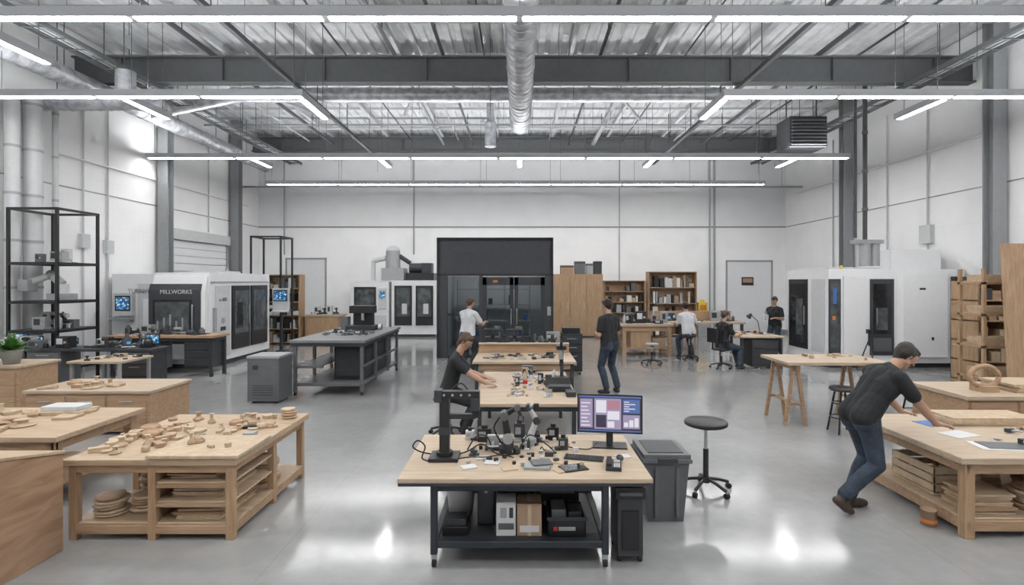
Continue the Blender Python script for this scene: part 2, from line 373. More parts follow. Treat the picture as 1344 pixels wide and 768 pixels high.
def duct(n,p0,p1,r,step=.45,hang=True,m=DUCT):
    b=B(n); p0=Vector(p0);p1=Vector(p1); b.cyl(p0,p1,r,m,n=28)
    L=(p1-p0).length; d=(p1-p0)/L; k=int(L/step)
    for i in range(k+1):
        q=p0+d*(i*L/k); w=.03 if i%4 else .06
        b.cyl(q-d*w/2,q+d*w/2,r*1.03 if i%4 else r*1.06,m,n=28)
    t=0.5
    while hang and t<L:
        q=p0+d*t; b.cyl(q+Vector((0,0,r)),(q.x,q.y,ZC),.01,PIPED,n=6); t+=2
    return b
duct('spiral_duct',(0.02,6.0,6.66),(0.02,15.2,6.66),.28,.25).done(0)
b=duct('spiral_duct',(-7.8,14.7,7.3),(5.6,14.7,7.3),.2,.3); b.cyl((-7.8,14.7,7.3),(-10.25,14.7,6.8),.2,DUCT,n=24); b.done(0)
b=duct('spiral_duct',(-10.25,7.5,6.8),(-10.25,21.5,6.8),.21,.35); b.done(0)
b=duct('spiral_duct',(-.95,17.3,7.3),(-.95,17.3,6.55),.18,.2,False); b.cyl((-.95,17.3,7.3),(-.95,17.3,ZC),.12,DUCT); b.done(0)
b=duct('spiral_duct',(XL+.05,12.05,6.25),(-8.9,12.05,6.25),.22,.2)
b.sph((-8.9,12.05,6.25),.23,DUCT,20); b.tube([(-8.9,12.05,6.25),(-8.65,12.1,6.17),(-8.3,12.1,6.12),(-8.0,12.1,6.17)],.14,DUCT,16); b.cyl((-8.9,12.05,6.25),(-8.9,12.05,6.9),.2,DUCT,n=24)
b.done(0)
b=B('wall_riser_ducts')
for x,y,r in ((-10.75,11.3,.13),(-10.72,11.75,.17),(-10.75,12.35,.06)):
    b.cyl((x,y,.0),(x,y,6.2),r,OFFW,n=20)
    for z in (1,2,3,4,5,6): b.cyl((x,y,z),(x,y,z+.06),r*1.07,LGRAY,n=20)
b.done(0)
b=B('wall_conduits')
for x,r in ((-4.45,.03),(4.2,.02),(8.2,.04),(8.0,.03),(-9.9,.03)): b.cyl((x,YB-.06,0 if x>0 else 3.3),(x,YB-.06,7.5),r,LGRAY,n=10)
for y in (13.4,14.2,18.8): b.cyl((XL+.04,y,0 if y<16 else 3.9),(XL+.04,y,7.0),.022,OFFW,n=10)
for y in (14.6,16.2,19.0): b.cyl((XR-.04,y,2.0),(XR-.04,y,7.2),.022,OFFW,n=10)
b.cyl((XR-.05,12.5,5.7),(XR-.05,21.5,5.7),.025,WHITE,n=8)
b.cyl((XL+.06,12.5,5.2),(XL+.06,21.5,5.2),.025,WHITE,n=8)
for y,z in ((13.4,3.0),(14.2,2.9)): b.box(XL,XL+.12,y-.12,y+.12,z,z+.35,OFFW)
b.box(XR-.12,XR,14.4,14.8,3.2,3.7,OFFW)
b.done(0)
b=B('extraction_pipe')
b.cyl((9.0,13.9,3.25),(9.0,13.9,7.9),.055,PIPED).cyl((8.75,13.9,3.3),(8.75,13.9,6.9),.035,PIPED)
for z in (4,5,6,7): b.cyl((9,13.9,z),(9,13.9,z+.08),.07,BEAM)
b.cyl((9.0,13.9,2.56),(9.0,13.9,3.2),.14,LGRAY).cyl((9.25,13.9,2.56),(9.25,13.9,3.2),.12,LGRAY).box(8.7,9.4,13.75,14.05,3.14,3.24,LGRAY)
b.done(.003)
b=B('unit_heater'); b.box(7.9,9.0,15.6,16.4,6.1,7.0,DGRAY)
for i in range(8): b.box(7.95,8.95,15.55,15.6,6.15+.1*i,6.2+.1*i,BEAM,rx=.5)
for x in (8,8.9): b.cyl((x,16,7),(x,16,ZC),.02,PIPED,n=8)
b.done(.01)
b=B('ceiling_access_panel'); b.box(-1.5,-.4,13.5,14.3,7.86,7.95,LIGHTC).box(-1.4,-.5,13.55,14.25,7.84,7.86,WHITE)
for x in(-1.3,-.6): b.cyl((x,14.2,7.95),(x,14.2,ZC),.02,LGRAY,n=6)
b.done(0)

# ------------------------------------------------------------ linear lights
ZL=5.75
def linx(y,x0,x1,segs):
    b=B('linear_pendant_light')
    b.box(x0,x1,y-.09,y+.09,ZL,ZL+.13,LIGHTC)
    L=(x1-x0)/segs
    for i in range(segs):
        b.box(x0+i*L+.05,x0+(i+1)*L-.05,y-.055,y+.055,ZL-.008,ZL,LAMP)
        b.box(x0+i*L+.08,x0+(i+1)*L-.08,y-.05,y+.05,ZL+.13,ZL+.135,UPFILL)
    n=max(2,int((x1-x0)/2.4))
    for i in range(n+1):
        x=x0+.2+(x1-x0-.4)*i/n; b.cyl((x,y,ZL+.13),(x,y,ZC),.006,PIPED,n=5)
    b.done(0)
def liny(x,y0,y1):
    b=B('linear_pendant_light'); b.box(x-.09,x+.09,y0,y1,ZL,ZL+.13,LIGHTC).box(x-.055,x+.055,y0+.05,y1-.05,ZL-.008,ZL,LAMP)
    for y in (y0+.2,y1-.2): b.cyl((x,y,ZL+.13),(x,y,ZC),.006,PIPED,n=5)
    b.done(0)
linx(7.3,-10.6,10.6,8)
linx(10.4,-10.3,-4.2,3); linx(10.4,3.95,10.7,3)
linx(15.55,-10.85,9.6,8)
linx(19.7,-9.35,9.05,7)
linx(3.6,-10.6,10.6,8); linx(0,-10.6,10.6,8)  # rows out of view, added for ambient light in the near room
for x in (-7.8,-4.3,4.05,8.4): liny(x,10.52,11.85)
liny(-7.8,7.45,8.85)
for x in (-7.85,-4.1,0,3.95,8.1): liny(x,15.67,16.8)
b=B('suspended_rail'); b.box(-10.9,11.1,20.9,21.0,ZL+.1,ZL+.16,LGRAY)
for i in range(8): b.cyl((-10+i*2.9,20.95,ZL+.16),(-10+i*2.9,20.95,ZC),.006,PIPED,n=5)
b.done(0)

# ------------------------------------------------------------ people
def capsule(bm,a,b,ra,rb,n=14,h=5):
    a=Vector(a);b=Vector(b); d=b-a
    d=d.normalized() if d.length>1e-5 else Vector((0,0,1))
    u=d.orthogonal().normalized(); w=d.cross(u); rings=[]
    for i in range(1,h+1):
        t=math.pi/2*(1-i/h); rings.append((a-d*ra*math.sin(t),ra*math.cos(t)))
    for i in range(0,h):
        t=math.pi/2*(i/h); rings.append((b+d*rb*math.sin(t),rb*math.cos(t)))
    V=[[bm.verts.new(c+(u*math.cos(2*math.pi*k/n)+w*math.sin(2*math.pi*k/n))*r) for k in range(n)] for c,r in rings]
    t0=bm.verts.new(a-d*ra); t1=bm.verts.new(b+d*rb)
    for i in range(len(V)-1):
        for k in range(n): bm.faces.new((V[i][k],V[i][(k+1)%n],V[i+1][(k+1)%n],V[i+1][k]))
    for k in range(n):
        bm.faces.new((t0,V[0][(k+1)%n],V[0][k])); bm.faces.new((t1,V[-1][k],V[-1][(k+1)%n]))
def ik(a,c,l1,l2,pole):
    a=Vector(a);c=Vector(c);d=c-a;L=d.length
    if L>(l1+l2)*.995: c=a+d*((l1+l2)*.995/L); d=c-a; L=d.length
    x=(l1*l1-l2*l2+L*L)/(2*L); h=math.sqrt(max(0,l1*l1-x*x)); dn=d.normalized()
    p=Vector(pole); p=(p-dn*p.dot(dn)).normalized()
    return a+dn*x+p*h,c
SKIN=plain('skin',(.38,.225,.155),.5,0,.06); SKINL=plain('lips',(.30,.125,.105),.5)
EYEW=plain('eye_white',(.5,.5,.48),.3); IRIS=plain('eye_iris',(.03,.02,.015),.2)
HAIRB=plain('hair_brown',(.06,.033,.019),.6,0,.5,.5,25,90); HAIRK=plain('hair_dark',(.015,.011,.009),.6,0,.4,.5,25,90)
TEEB=plain('tshirt_black',(.011,.012,.014),.85,0,.25,.8,6,9); TEEW=plain('tshirt_white',(.52,.53,.55),.85,0,.05,.8,6,9)
JEAN=plain('jeans_denim',(.024,.036,.055),.85,0,.4,.7,9,18); PANT=plain('trousers_dark',(.015,.017,.02),.85,0,.2,.6,6,14)
SHOE=plain('shoe_dark',(.022,.019,.017),.6); SHOEB=plain('boot_brown',(.045,.028,.02),.6); SOLE=plain('shoe_sole',(.16,.13,.10),.7)
def person(name,pelvis,neck,yaw,head,look,hands,feet,shirt,pants,hair,shoe=SHOE,k=1.0,vox=.008,footpitch=(0,0),kneepole=None,hairlong=0,elbow=None,footyaw=None,handdir=None,grip=0.0):
    pelvis=Vector(pelvis);neck=Vector(neck);head=Vector(head);h=Vector(look).normalized()
    f=Vector((math.cos(yaw),math.sin(yaw),0)); l=Vector((-math.sin(yaw),math.cos(yaw),0)); up=(neck-pelvis).normalized()
    fw=(f-up*f.dot(up)).normalized(); Z=Vector((0,0,1)); P=[]
    def c(a,b,ra,rb,m): P.append((Vector(a),Vector(b),ra*k,rb*k,m))
    for s in(-1,1):
        c(pelvis+l*s*.082*k-up*.05,pelvis+l*s*.075*k+up*.17*k+fw*.012,.121,.108,shirt)
        c(pelvis+l*s*.075*k+up*.17*k+fw*.012,neck-up*.20*k+l*s*.088*k+fw*.015,.106,.118,shirt)
        c(neck-up*.20*k+l*s*.088*k+fw*.012,neck-up*.10*k+l*s*.125*k,.116,.080,shirt)
        c(neck-up*.03*k+l*s*.03*k-fw*.01,neck-up*.080*k+l*s*.165*k,.052,.066,shirt)
        c(pelvis+l*s*.078*k-Z*.05*k-f*.02*k,pelvis+l*s*.085*k-Z*.10*k-f*.022,.110,.105,pants)
    c(pelvis-up*.04,neck-up*.12*k,.112,.110,shirt)
    c(neck-up*.07*k,neck+(head-neck)*.65,.062,.054,SKIN)
    c(neck-up*.055*k+fw*.01,neck-up*.022*k,.069,.064,shirt)
    for i,s in enumerate((1,-1)):
        ft=Vector(feet[i]); hip=pelvis+l*s*.09*k-Z*.05*k
        fy=yaw if footyaw is None else footyaw[i]
        fd=Vector((math.cos(fy),math.sin(fy),0)); pt=footpitch[i]
        toe=ft+fd*.13*k+Z*.04*k; dirv=(fd*math.cos(pt)-Z*math.sin(pt))
        heel=toe-dirv*.19*k; ank=heel+dirv*.03*k+(Z*math.cos(pt)+fd*math.sin(pt))*.07*k
        kp=f+l*s*.12 if kneepole is None else Vector(kneepole[i])
        kn,an=ik(hip,ank,.445*k,.42*k,kp)
        c(hip,kn,.104,.070,pants); c(hip-f*.012+(kn-hip)*.1,hip+(kn-hip)*.6,.104,.078,pants)
        mid=kn+(an-kn)*.35-f*.014*k
        c(kn,mid,.070,.070,pants); c(mid,an+(kn-an)*.06,.068,.062,pants)
        c(an,heel+dirv*.03,.044,.040,shoe); c(heel,toe-dirv*.06*k,.037,.045,shoe); c(heel+dirv*.03+Z*.02,toe-dirv*.02*k,.038,.034,shoe)
        sd=fd.cross(Z)
        c(toe-dirv*.07*k+sd*.015,toe-dirv*.01*k+sd*.01,.036,.030,shoe); c(toe-dirv*.07*k-sd*.015,toe-dirv*.01*k-sd*.01,.036,.030,shoe)
        c(heel-Z*.018*math.cos(pt)*k,toe-dirv*.01-Z*.016*k,.024,.022,SOLE)
    fr=.0095 if vox<.009 else .0115
    for i,s in enumerate((1,-1)):
        sh=neck-up*.095*k+l*s*.185*k; wr=Vector(hands[i])
        pole=(-Z*.7-f*.6+l*s*.5) if elbow is None else Vector(elbow[i])
        el,wr=ik(sh,wr,.295*k,.255*k,pole)
        c(sh,el,.052,.043,SKIN); c(el,el+(wr-el)*.3,.043,.044,SKIN); c(el+(wr-el)*.3,wr,.043,.028,SKIN)
        c(sh,sh+(el-sh)*.45,.072,.068,shirt); c(sh+(el-sh)*.45,sh+(el-sh)*.66,.066,.066,shirt)
        fa=(wr-el).normalized()
        hd=Vector(handdir[i]).normalized() if handdir else (fa+Vector((0,0,-.2))).normalized()
        pn=Vector((0,0,-1)) if abs(hd.z)<.7 else -l*s
        pn=(pn-hd*pn.dot(hd)).normalized(); sd=hd.cross(pn).normalized()
        if sd.dot(l*-s)<0: sd=-sd
        kn=wr+hd*.085*k
        for q in(-.028,-.010,.010,.026): c(wr+sd*q*.6+hd*.012,kn+sd*q*k,.017,.0145,SKIN)
        c(wr-hd*.02,wr+hd*.02,.026,.022,SKIN)
        for q,L in((.033,.068),(.011,.078),(-.011,.072),(-.032,.056)):
            a=kn+sd*q*k; cr=.25+grip; b1=a+(hd*math.cos(cr)+pn*math.sin(cr)+sd*q*5)*L*.5*k
            cr2=.6+grip*1.8; b2=b1+(hd*math.cos(cr2)+pn*math.sin(cr2)+sd*q*4)*L*.55*k
            c(a,b1,fr,fr*.95,SKIN); c(b1,b2,fr*.95,fr*.85,SKIN)
        t0=wr+sd*.018*k+hd*.02*k; t1=t0+(sd*.75+hd*.65+pn*.15).normalized()*.04*k; t2=t1+(sd*.35+hd*.9+pn*.2).normalized()*.032*k
        c(t0,t1,.015,fr*1.15,SKIN); c(t1,t2,fr*1.1,fr*.9,SKIN)
    rgt=h.cross(Z).normalized(); u=rgt.cross(h).normalized(); H=head
    c(H-h*.022+u*.026,H+h*.022+u*.022,.078,.074,SKIN); c(H+h*.012-u*.01,H+h*.045-u*.075,.066,.036,SKIN)
    for s in(-1,1):
        c(H+h*.01-u*.045+rgt*s*.035,H+h*.04-u*.068+rgt*s*.014,.035,.028,SKIN)
        c(H-h*.005+u*.012+rgt*s*.076,H-h*.012-u*.022+rgt*s*.072,.015,.010,SKIN)
        c(H+h*.0835+u*.006+rgt*s*.030,H+h*.084+u*.006+rgt*s*.033,.0095,.0095,EYEW)
        c(H+h*.0905+u*.006+rgt*s*.031,H+h*.091+u*.006+rgt*s*.031,.0065,.0065,IRIS)
        c(H+h*.092+u*.026+rgt*s*.018,H+h*.084+u*.027+rgt*s*.044,.006,.005,hair)
        c(H-h*.02+u*.035+rgt*s*.030,H-h*.035+u*.015+rgt*s*.030,.064,.062,hair)
        c(H+h*.022+u*.055+rgt*s*.045,H+h*.002+u*.0+rgt*s*.070,.030,.013,hair)
        c(H+h*.04+u*.082+rgt*s*.03,H-h*.03+u*.085+rgt*s*.03,.026,.034,hair)
    c(H+h*.088+u*.014,H+h*.106-u*.018,.009,.014,SKIN)
    c(H+h*.086-u*.047-rgt*.017,H+h*.086-u*.047+rgt*.017,.008,.008,SKINL)
    c(H-h*.03+u*.052,H+h*.026+u*.060,.084,.064,hair); c(H-h*.042+u*.02,H-h*.038-u*.035,.074,.054,hair)
    c(H+h*.055+u*.080+rgt*.03,H+h*.05+u*.086-rgt*.04,.026,.026,hair)
    if hairlong: c(H-h*.05-u*.02,H-h*.06-u*.09,.065,.045,hair)
    bm=bmesh.new()
    for a,b_,ra,rb,m in P: capsule(bm,a,b_,ra,rb)
    bmesh.ops.recalc_face_normals(bm,faces=bm.faces[:])
    me=bpy.data.meshes.new('tmp'); bm.to_mesh(me); bm.free()
    o=bpy.data.objects.new('tmp',me); COL.objects.link(o)
    r=o.modifiers.new('r','REMESH'); r.mode='VOXEL'; r.voxel_size=vox; r.use_smooth_shade=True
    sm=o.modifiers.new('s','SMOOTH'); sm.factor=.5; sm.iterations=3 if vox<.009 else 2
    dg=bpy.context.evaluated_depsgraph_get(); m2=bpy.data.meshes.new_from_object(o.evaluated_get(dg))
    bpy.data.objects.remove(o)
    m2.name=name; m2.materials.clear(); mats=[]
    for p in P:
        if p[4] not in mats: mats.append(p[4])
    for m in mats: m2.materials.append(m)
    nf=len(m2.polygons); C=np.empty(nf*3,dtype=np.float32); m2.polygons.foreach_get('center',C); C=C.reshape(-1,3)
    best=np.full(nf,1e9); idx=np.zeros(nf,dtype=np.int32)
    for a,b_,ra,rb,m in P:
        A=np.array(a);D=np.array(b_)-A;dd=max(D.dot(D),1e-9)
        t=np.clip((C-A)@D/dd,0,1); dist=np.linalg.norm(C-A-t[:,None]*D,axis=1)-(ra+(rb-ra)*t)
        if m in(EYEW,IRIS,SKINL): dist-=.0015
        w=dist<best; best[w]=dist[w]; idx[w]=mats.index(m)
    m2.polygons.foreach_set('material_index',idx); m2.polygons.foreach_set('use_smooth',np.ones(nf,dtype=bool))
    q=bpy.data.objects.new(name,m2); COL.objects.link(q); return q

rad=math.radians
person('man_leaning_on_bench',(3.20,5.0,.95),(3.475,5.0,1.355),rad(4),(3.615,5.0,1.45),(.74,-.05,-.60),
 [(3.86,5.28,.765),(3.87,4.84,.755)],[(3.18,5.10,0),(2.92,4.88,0)],TEEB,JEAN,HAIRK,SHOEB,k=.99,vox=.007,footpitch=(0,.65),
 elbow=[(-.3,.6,-.4),(-.4,-.5,-.4)],footyaw=(rad(5),rad(10)),handdir=[(.9,.25,-.12),(.95,.1,-.12)])
person('man_working_at_desk',(-1.0,7.45,.66),(-.86,7.45,1.16),rad(0),(-.755,7.45,1.315),(.75,-.25,-.5),
 [(-.48,7.66,.775),(-.44,7.22,.77)],[(-.78,7.6,0),(-.72,7.2,0)],TEEB,PANT,HAIRB,k=.97,vox=.008,hairlong=1,handdir=[(.95,-.2,-.1),(.95,.2,-.1)])
person('man_standing',(1.74,10.3,1.0),(1.72,10.32,1.52),rad(125),(1.70,10.36,1.685),(-.6,.78,-.25),
 [(1.50,10.46,1.14),(1.72,10.64,1.10)],[(1.64,10.22,0),(1.90,10.40,0)],TEEB,JEAN,HAIRK,k=1.02,vox=.009,handdir=[(.2,.5,-.5),(-.7,.2,-.2)],footyaw=(rad(150),rad(100)))
person('man_at_machine',(-1.22,12.5,.98),(-1.19,12.52,1.49),rad(60),(-1.16,12.56,1.65),(.6,.7,-.35),
 [(-1.1,12.92,1.15),(-.82,12.72,1.2)],[(-1.32,12.5,0),(-1.1,12.4,0)],TEEW,PANT,HAIRB,vox=.010)
person('man_sitting_on_stool',(4.68,14.75,.80),(4.64,14.85,1.30),rad(100),(4.62,14.9,1.46),(-.2,.9,-.35),
 [(4.45,15.15,.98),(4.82,15.15,.98)],[(4.5,15.05,.0),(4.86,15.05,.0)],TEEW,JEAN,HAIRK,vox=.011)
person('man_sitting_on_office_chair',(5.05,13.3,.62),(5.08,13.32,1.14),rad(15),(5.13,13.33,1.305),(.85,.2,-.35),
 [(5.5,13.55,.87),(5.5,13.22,.87)],[(5.5,13.4,0),(5.42,13.1,0)],TEEB,JEAN,HAIRB,vox=.010)
person('man_holding_part',(7.42,15.5,.95),(7.4,15.48,1.44),rad(215),(7.38,15.45,1.60),(-.6,-.6,-.25),
 [(7.28,15.18,1.12),(7.14,15.46,1.15)],[(7.5,15.35,0),(7.3,15.55,0)],TEEB,JEAN,HAIRK,k=.97,vox=.011)

# ------------------------------------------------------------ generic tables
def legs4(b,x0,x1,y0,y1,z,w,m,zb=0.0):
    for x in(x0,x1-w):
        for y in(y0,y1-w): b.box(x,x+w,y,y+w,zb,z,m)
def caster(b,x,y,r=.035):
    b.cyl((x-.015,y,r),(x+.015,y,r),r,RUB,n=14).box(x-.02,x+.02,y-.02,y+.02,r*1.5,r*2+.03,STEEL)

# FRONT DESK
b=B('workbench_on_casters'); Z1=.69
b.box(-.91,.99,3.95,5.1,Z1-.035,Z1,PLYT); b.box(-.905,.985,3.955,5.095,Z1-.06,Z1-.035,DGRAY)
b.box(-.66,.66,4.02,4.05,Z1-.12,Z1-.06,NAVY).box(-.66,.66,4.97,5.0,Z1-.12,Z1-.06,NAVY)
legs4(b,-.67,.67,4.0,5.02,Z1-.06,.05,NAVY,.10)
for x in(-.67,.62): b.box(x,x+.05,4.05,4.97,.15,.19,NAVY).box(x,x+.05,4.05,4.97,Z1-.12,Z1-.06,NAVY)
b.box(-.62,.62,4.0,4.05,.15,.20,NAVY).box(-.62,.62,4.97,5.02,.15,.20,NAVY).box(-.62,.62,4.05,4.97,.165,.185,DGRAY)
for x in(-.645,.645):
    for y in(4.03,4.99): caster(b,x,y)
b.done(.004)
SH=.186
b=B('white_product_box'); b.box(-.18,-.03,4.12,4.3,SH,SH+.26,PAPER).box(-.165,-.045,4.115,4.12,SH+.05,SH+.10,MGRAY).box(-.15,-.10,4.115,4.12,SH+.14,SH+.22,LGRAY).box(-.08,-.05,4.115,4.12,SH+.14,SH+.22,DGRAY); b.done()
b=B('cardboard_box'); b.box(-.02,.17,4.12,4.34,SH,SH+.24,CARD).box(.06,.09,4.118,4.342,SH,SH+.242,PALEW).box(.0,.15,4.115,4.12,SH+.03,SH+.08,PAPER).box(-.02,.17,4.10,4.21,SH+.24,SH+.246,CARD,rx=-.15); b.done(.002)
b=B('storage_crate'); b.box(.22,.51,4.10,4.42,SH,SH+.02,BLACK)
b.box(.22,.51,4.10,4.115,SH,SH+.15,BLACK).box(.22,.51,4.405,4.42,SH,SH+.15,BLACK).box(.22,.235,4.1,4.42,SH,SH+.15,BLACK).box(.495,.51,4.1,4.42,SH,SH+.15,BLACK)
b.box(.21,.52,4.09,4.105,SH+.13,SH+.155,DGRAY).box(.30,.43,4.095,4.10,SH+.05,SH+.08,LGRAY).box(.26,.29,4.094,4.10,SH+.05,SH+.08,RED)
b.box(.25,.36,4.15,4.35,SH+.02,SH+.19,MGRAY).box(.38,.48,4.15,4.33,SH+.02,SH+.17,DGRAY); b.done()
b=B('desktop_computer'); b.box(-.34,-.20,4.3,4.75,SH,SH+.36,BLACK).box(-.33,-.21,4.292,4.3,SH+.02,SH+.34,DGRAY).cyl((-.27,4.285,SH+.28),(-.27,4.295,SH+.28),.015,LGRAY); b.done()
b=B('power_supply_unit'); b.box(-.16,.12,4.45,4.8,SH,SH+.33,DGRAY)
for i in range(6): b.box(-.14,.10,4.445,4.45,SH+.05+i*.04,SH+.065+i*.04,BLACK)
b.done()
b=B('battery_charger'); b.box(.14,.50,4.5,4.85,SH,SH+.30,BLACK).box(.18,.46,4.495,4.5,SH+.18,SH+.26,MGRAY)
for i in range(3): b.cyl((.22+i*.1,4.485,SH+.1),(.22+i*.1,4.5,SH+.1),.02,STEEL)
b.done()
b=B('paper_waste_bin'); b.lathe((-.50,4.55,SH),[(.10,0),(.13,.30),(.135,.31),(.12,.31),(.09,.02)],OFFW); b.done(0)
b=B('adapter_stack'); b.box(-.60,-.40,4.12,4.3,SH,SH+.07,BLACK).box(-.58,-.42,4.14,4.28,SH+.07,SH+.12,DGRAY); b.done()
b=B('hanging_cables')
for i in range(9):
    x=-.55+i*.14
    b.curve([(x,4.9,Z1-.065),(x+.03,4.8,.45),(x+.09,4.88,.30),(x+.05,4.92,SH+.015)],.006,RUB if i%2 else DGRAY,6)
b.done(0)
b=B('rolling_waste_bin'); x0,x1,y0,y1=.73,.965,4.06,4.42
b.prism([(x0+.02,y0+.02),(x1-.02,y0+.02),(x1-.02,y1-.02),(x0+.02,y1-.02)],'z',.05,.52,DGRAY)
b.box(x0,x1,y0,y1,.49,.58,BLACK).box(x0+.03,x1-.03,y0-.012,y0+.02,.52,.55,MGRAY).box(x0+.05,x1-.05,y0+.01,y0+.02,.1,.4,BLACK)
for x in(x0+.04,x1-.04):
    for y in(y0+.05,y1-.05): caster(b,x,y,.028)
b.done(.012,2)
b=B('lidded_trash_can'); x0,x1,y0,y1=1.10,1.52,4.73,5.2
lo=[(x0+.05,y0+.05,.0),(x1-.05,y0+.05,.0),(x1-.05,y1-.05,.0),(x0+.05,y1-.05,.0)]; hi=[(x0+.01,y0+.01,.54),(x1-.01,y0+.01,.54),(x1-.01,y1-.01,.54),(x0+.01,y1-.01,.54)]
b._faces([Vector(v) for v in lo+hi],[(3,2,1,0),(4,5,6,7),(0,1,5,4),(1,2,6,5),(2,3,7,6),(3,0,4,7)],MGRAY)
b.box(x0-.012,x1+.012,y0-.012,y1+.012,.54,.575,MGRAY).box(x0+.0,x1-.0,y0,y1,.575,.615,MGRAY).box(x0+.05,x1-.05,y0+.05,y1-.05,.615,.622,DGRAY)
b.box(x0+.12,x1-.12,y0-.02,y0+.01,.545,.585,DGRAY).box(x0+.1,x0+.13,y0+.0,y0+.03,.05,.5,MGRAY).box(x1-.13,x1-.1,y0,y0+.03,.05,.5,MGRAY)
b.done(.015,2)

def star_stool(name,x,y,zs,r=.215,back=False,seatm=BLACK):
    b=B(name,(x,y,0),rad(12))
    b.lathe((0,0,zs-.05),[(r*.9,0),(r,.012),(r,.04),(r*.93,.052),(.01,.055)],seatm,32)
    b.cyl((0,0,.12),(0,0,zs*.6),.028,BLACK).cyl((0,0,zs*.55),(0,0,zs-.05),.016,STEEL).cyl((0,0,zs-.09),(0,0,zs-.05),.05,BLACK)
    b.tube([(0,0,zs-.08),(.12,.02,zs-.09),(.17,.02,zs-.085)],.006,STEEL)
    b.cyl((0,0,.085),(0,0,.16),.04,BLACK,.03)
    for i in range(5):
        a=2*math.pi*i/5; c,s_=math.cos(a),math.sin(a)
        b.tube([(0.02*c,.02*s_,.125),(.14*c,.14*s_,.105),(.26*c,.26*s_,.07)],.017,BLACK)
        b.cyl((.26*c-.018*s_,.26*s_+.018*c,.028),(.26*c+.018*s_,.26*s_-.018*c,.028),.028,RUB,n=14).cyl((.26*c,.26*s_,.03),(.26*c,.26*s_,.075),.010,STEEL)
    if back:
        b.tube([(-.12,0,zs-.05),(-.24,0,zs+.02),(-.25,0,zs+.22)],.018,BLACK)
        b.box(-.27,-.23,-.21,.21,zs+.14,zs+.50,BLACK)
        b.tube([(0,.2,zs-.03),(0,.26,zs+.05),(0,.26,zs+.2)],.014,BLACK).box(-.12,.12,.235,.285,zs+.19,zs+.22,BLACK)
        b.tube([(0,-.2,zs-.03),(0,-.26,zs+.05),(0,-.26,zs+.2)],.014,BLACK).box(-.12,.12,-.285,-.235,zs+.19,zs+.22,BLACK)
    return b.done(.01)
star_stool('round_shop_stool',1.92,5.5,.72)
star_stool('office_chair',5.03,13.3,.50,.24,True)
star_stool('round_shop_stool',4.68,14.72,.68,.19)
star_stool('round_shop_stool',3.45,13.9,.55,.17,False,LGRAY)
star_stool('round_shop_stool',-1.02,7.45,.54,.19)

# front desk equipment
T=Z1+.001
b=B('gantry_scanner')
b.box(-.74,-.50,4.30,4.52,T,T+.03,BLACK).cyl((-.62,4.41,T+.03),(-.62,4.41,T+.06),.07,BLACK)
b.box(-.66,-.58,4.38,4.46,T+.05,T+.53,BLACK).box(-.665,-.575,4.375,4.465,T+.20,T+.26,DGRAY)
b.box(-.69,-.33,4.37,4.45,T+.50,T+.56,BLACK).box(-.70,-.64,4.36,4.46,T+.47,T+.57,DGRAY)
b.box(-.60,-.36,4.385,4.44,T+.33,T+.37,BLACK).box(-.40,-.33,4.36,4.46,T+.40,T+.50,DGRAY).cyl((-.365,4.41,T+.40),(-.365,4.41,T+.34),.03,BLACK).cyl((-.365,4.41,T+.34),(-.365,4.41,T+.32),.02,STEEL)
b.curve([(-.62,4.47,T+.5),(-.50,4.52,T+.60),(-.40,4.46,T+.5)],.007,RUB)
for i in range(5): b.box(-.581,-.575,4.40,4.44,T+.08+i*.02,T+.09+i*.02,LGRAY)
for i in range(4): b.cyl((-.62+i*.07,4.365,T+.53),(-.62+i*.07,4.372,T+.53),.010,STEEL,n=8)
b.done(.006,2)
b=B('desktop_robot_arm')
b.cyl((-.10,4.55,T),(-.10,4.55,T+.05),.075,BLACK,.07).cyl((-.10,4.55,T+.05),(-.10,4.55,T+.12),.05,DGRAY).cyl((-.10,4.50,T+.13),(-.10,4.60,T+.13),.045,LGRAY)
b.cyl((-.10,4.55,T+.13),(-.13,4.55,T+.32),.035,BLACK,.028).cyl((-.13,4.50,T+.32),(-.13,4.60,T+.32),.038,MGRAY).cyl((-.13,4.55,T+.32),(-.02,4.5,T+.40),.026,BLACK,.02).cyl((-.02,4.47,T+.40),(-.02,4.53,T+.40),.027,MGRAY)
b.cyl((-.02,4.5,T+.40),(.01,4.5,T+.33),.016,BLACK)
for d in(-.02,.02): b.box(.005+d,.015+d,4.49,4.51,T+.27,T+.33,BLACK)
b.curve([(-.15,4.58,T+.32),(-.22,4.6,T+.2),(-.15,4.62,T+.05)],.007,RUB)
b.done(.004)
b=B('desktop_robot_arm')
b.cyl((.09,4.78,T),(.09,4.78,T+.06),.06,LGRAY).cyl((.09,4.78,T+.06),(.15,4.78,T+.22),.03,OFFW,.026).cyl((.15,4.74,T+.22),(.15,4.82,T+.22),.034,DGRAY)
b.cyl((.15,4.78,T+.22),(.08,4.76,T+.34),.026,OFFW,.02).cyl((.08,4.73,T+.34),(.08,4.80,T+.34),.028,DGRAY).cyl((.08,4.76,T+.34),(.14,4.7,T+.38),.018,OFFW,.014).box(.12,.17,4.67,4.71,T+.33,T+.39,BLACK); b.done(.003)
b=B('vice_clamp'); b.box(-.30,-.16,4.60,4.74,T,T+.03,DGRAY).box(-.28,-.18,4.62,4.66,T+.03,T+.13,STEEL).box(-.28,-.18,4.69,4.73,T+.03,T+.11,DGRAY).cyl((-.23,4.5,T+.07),(-.23,4.7,T+.07),.012,STEEL).cyl((-.28,4.5,T+.07),(-.18,4.5,T+.07),.006,STEEL); b.done(.003)
b=B('electronics_rig')
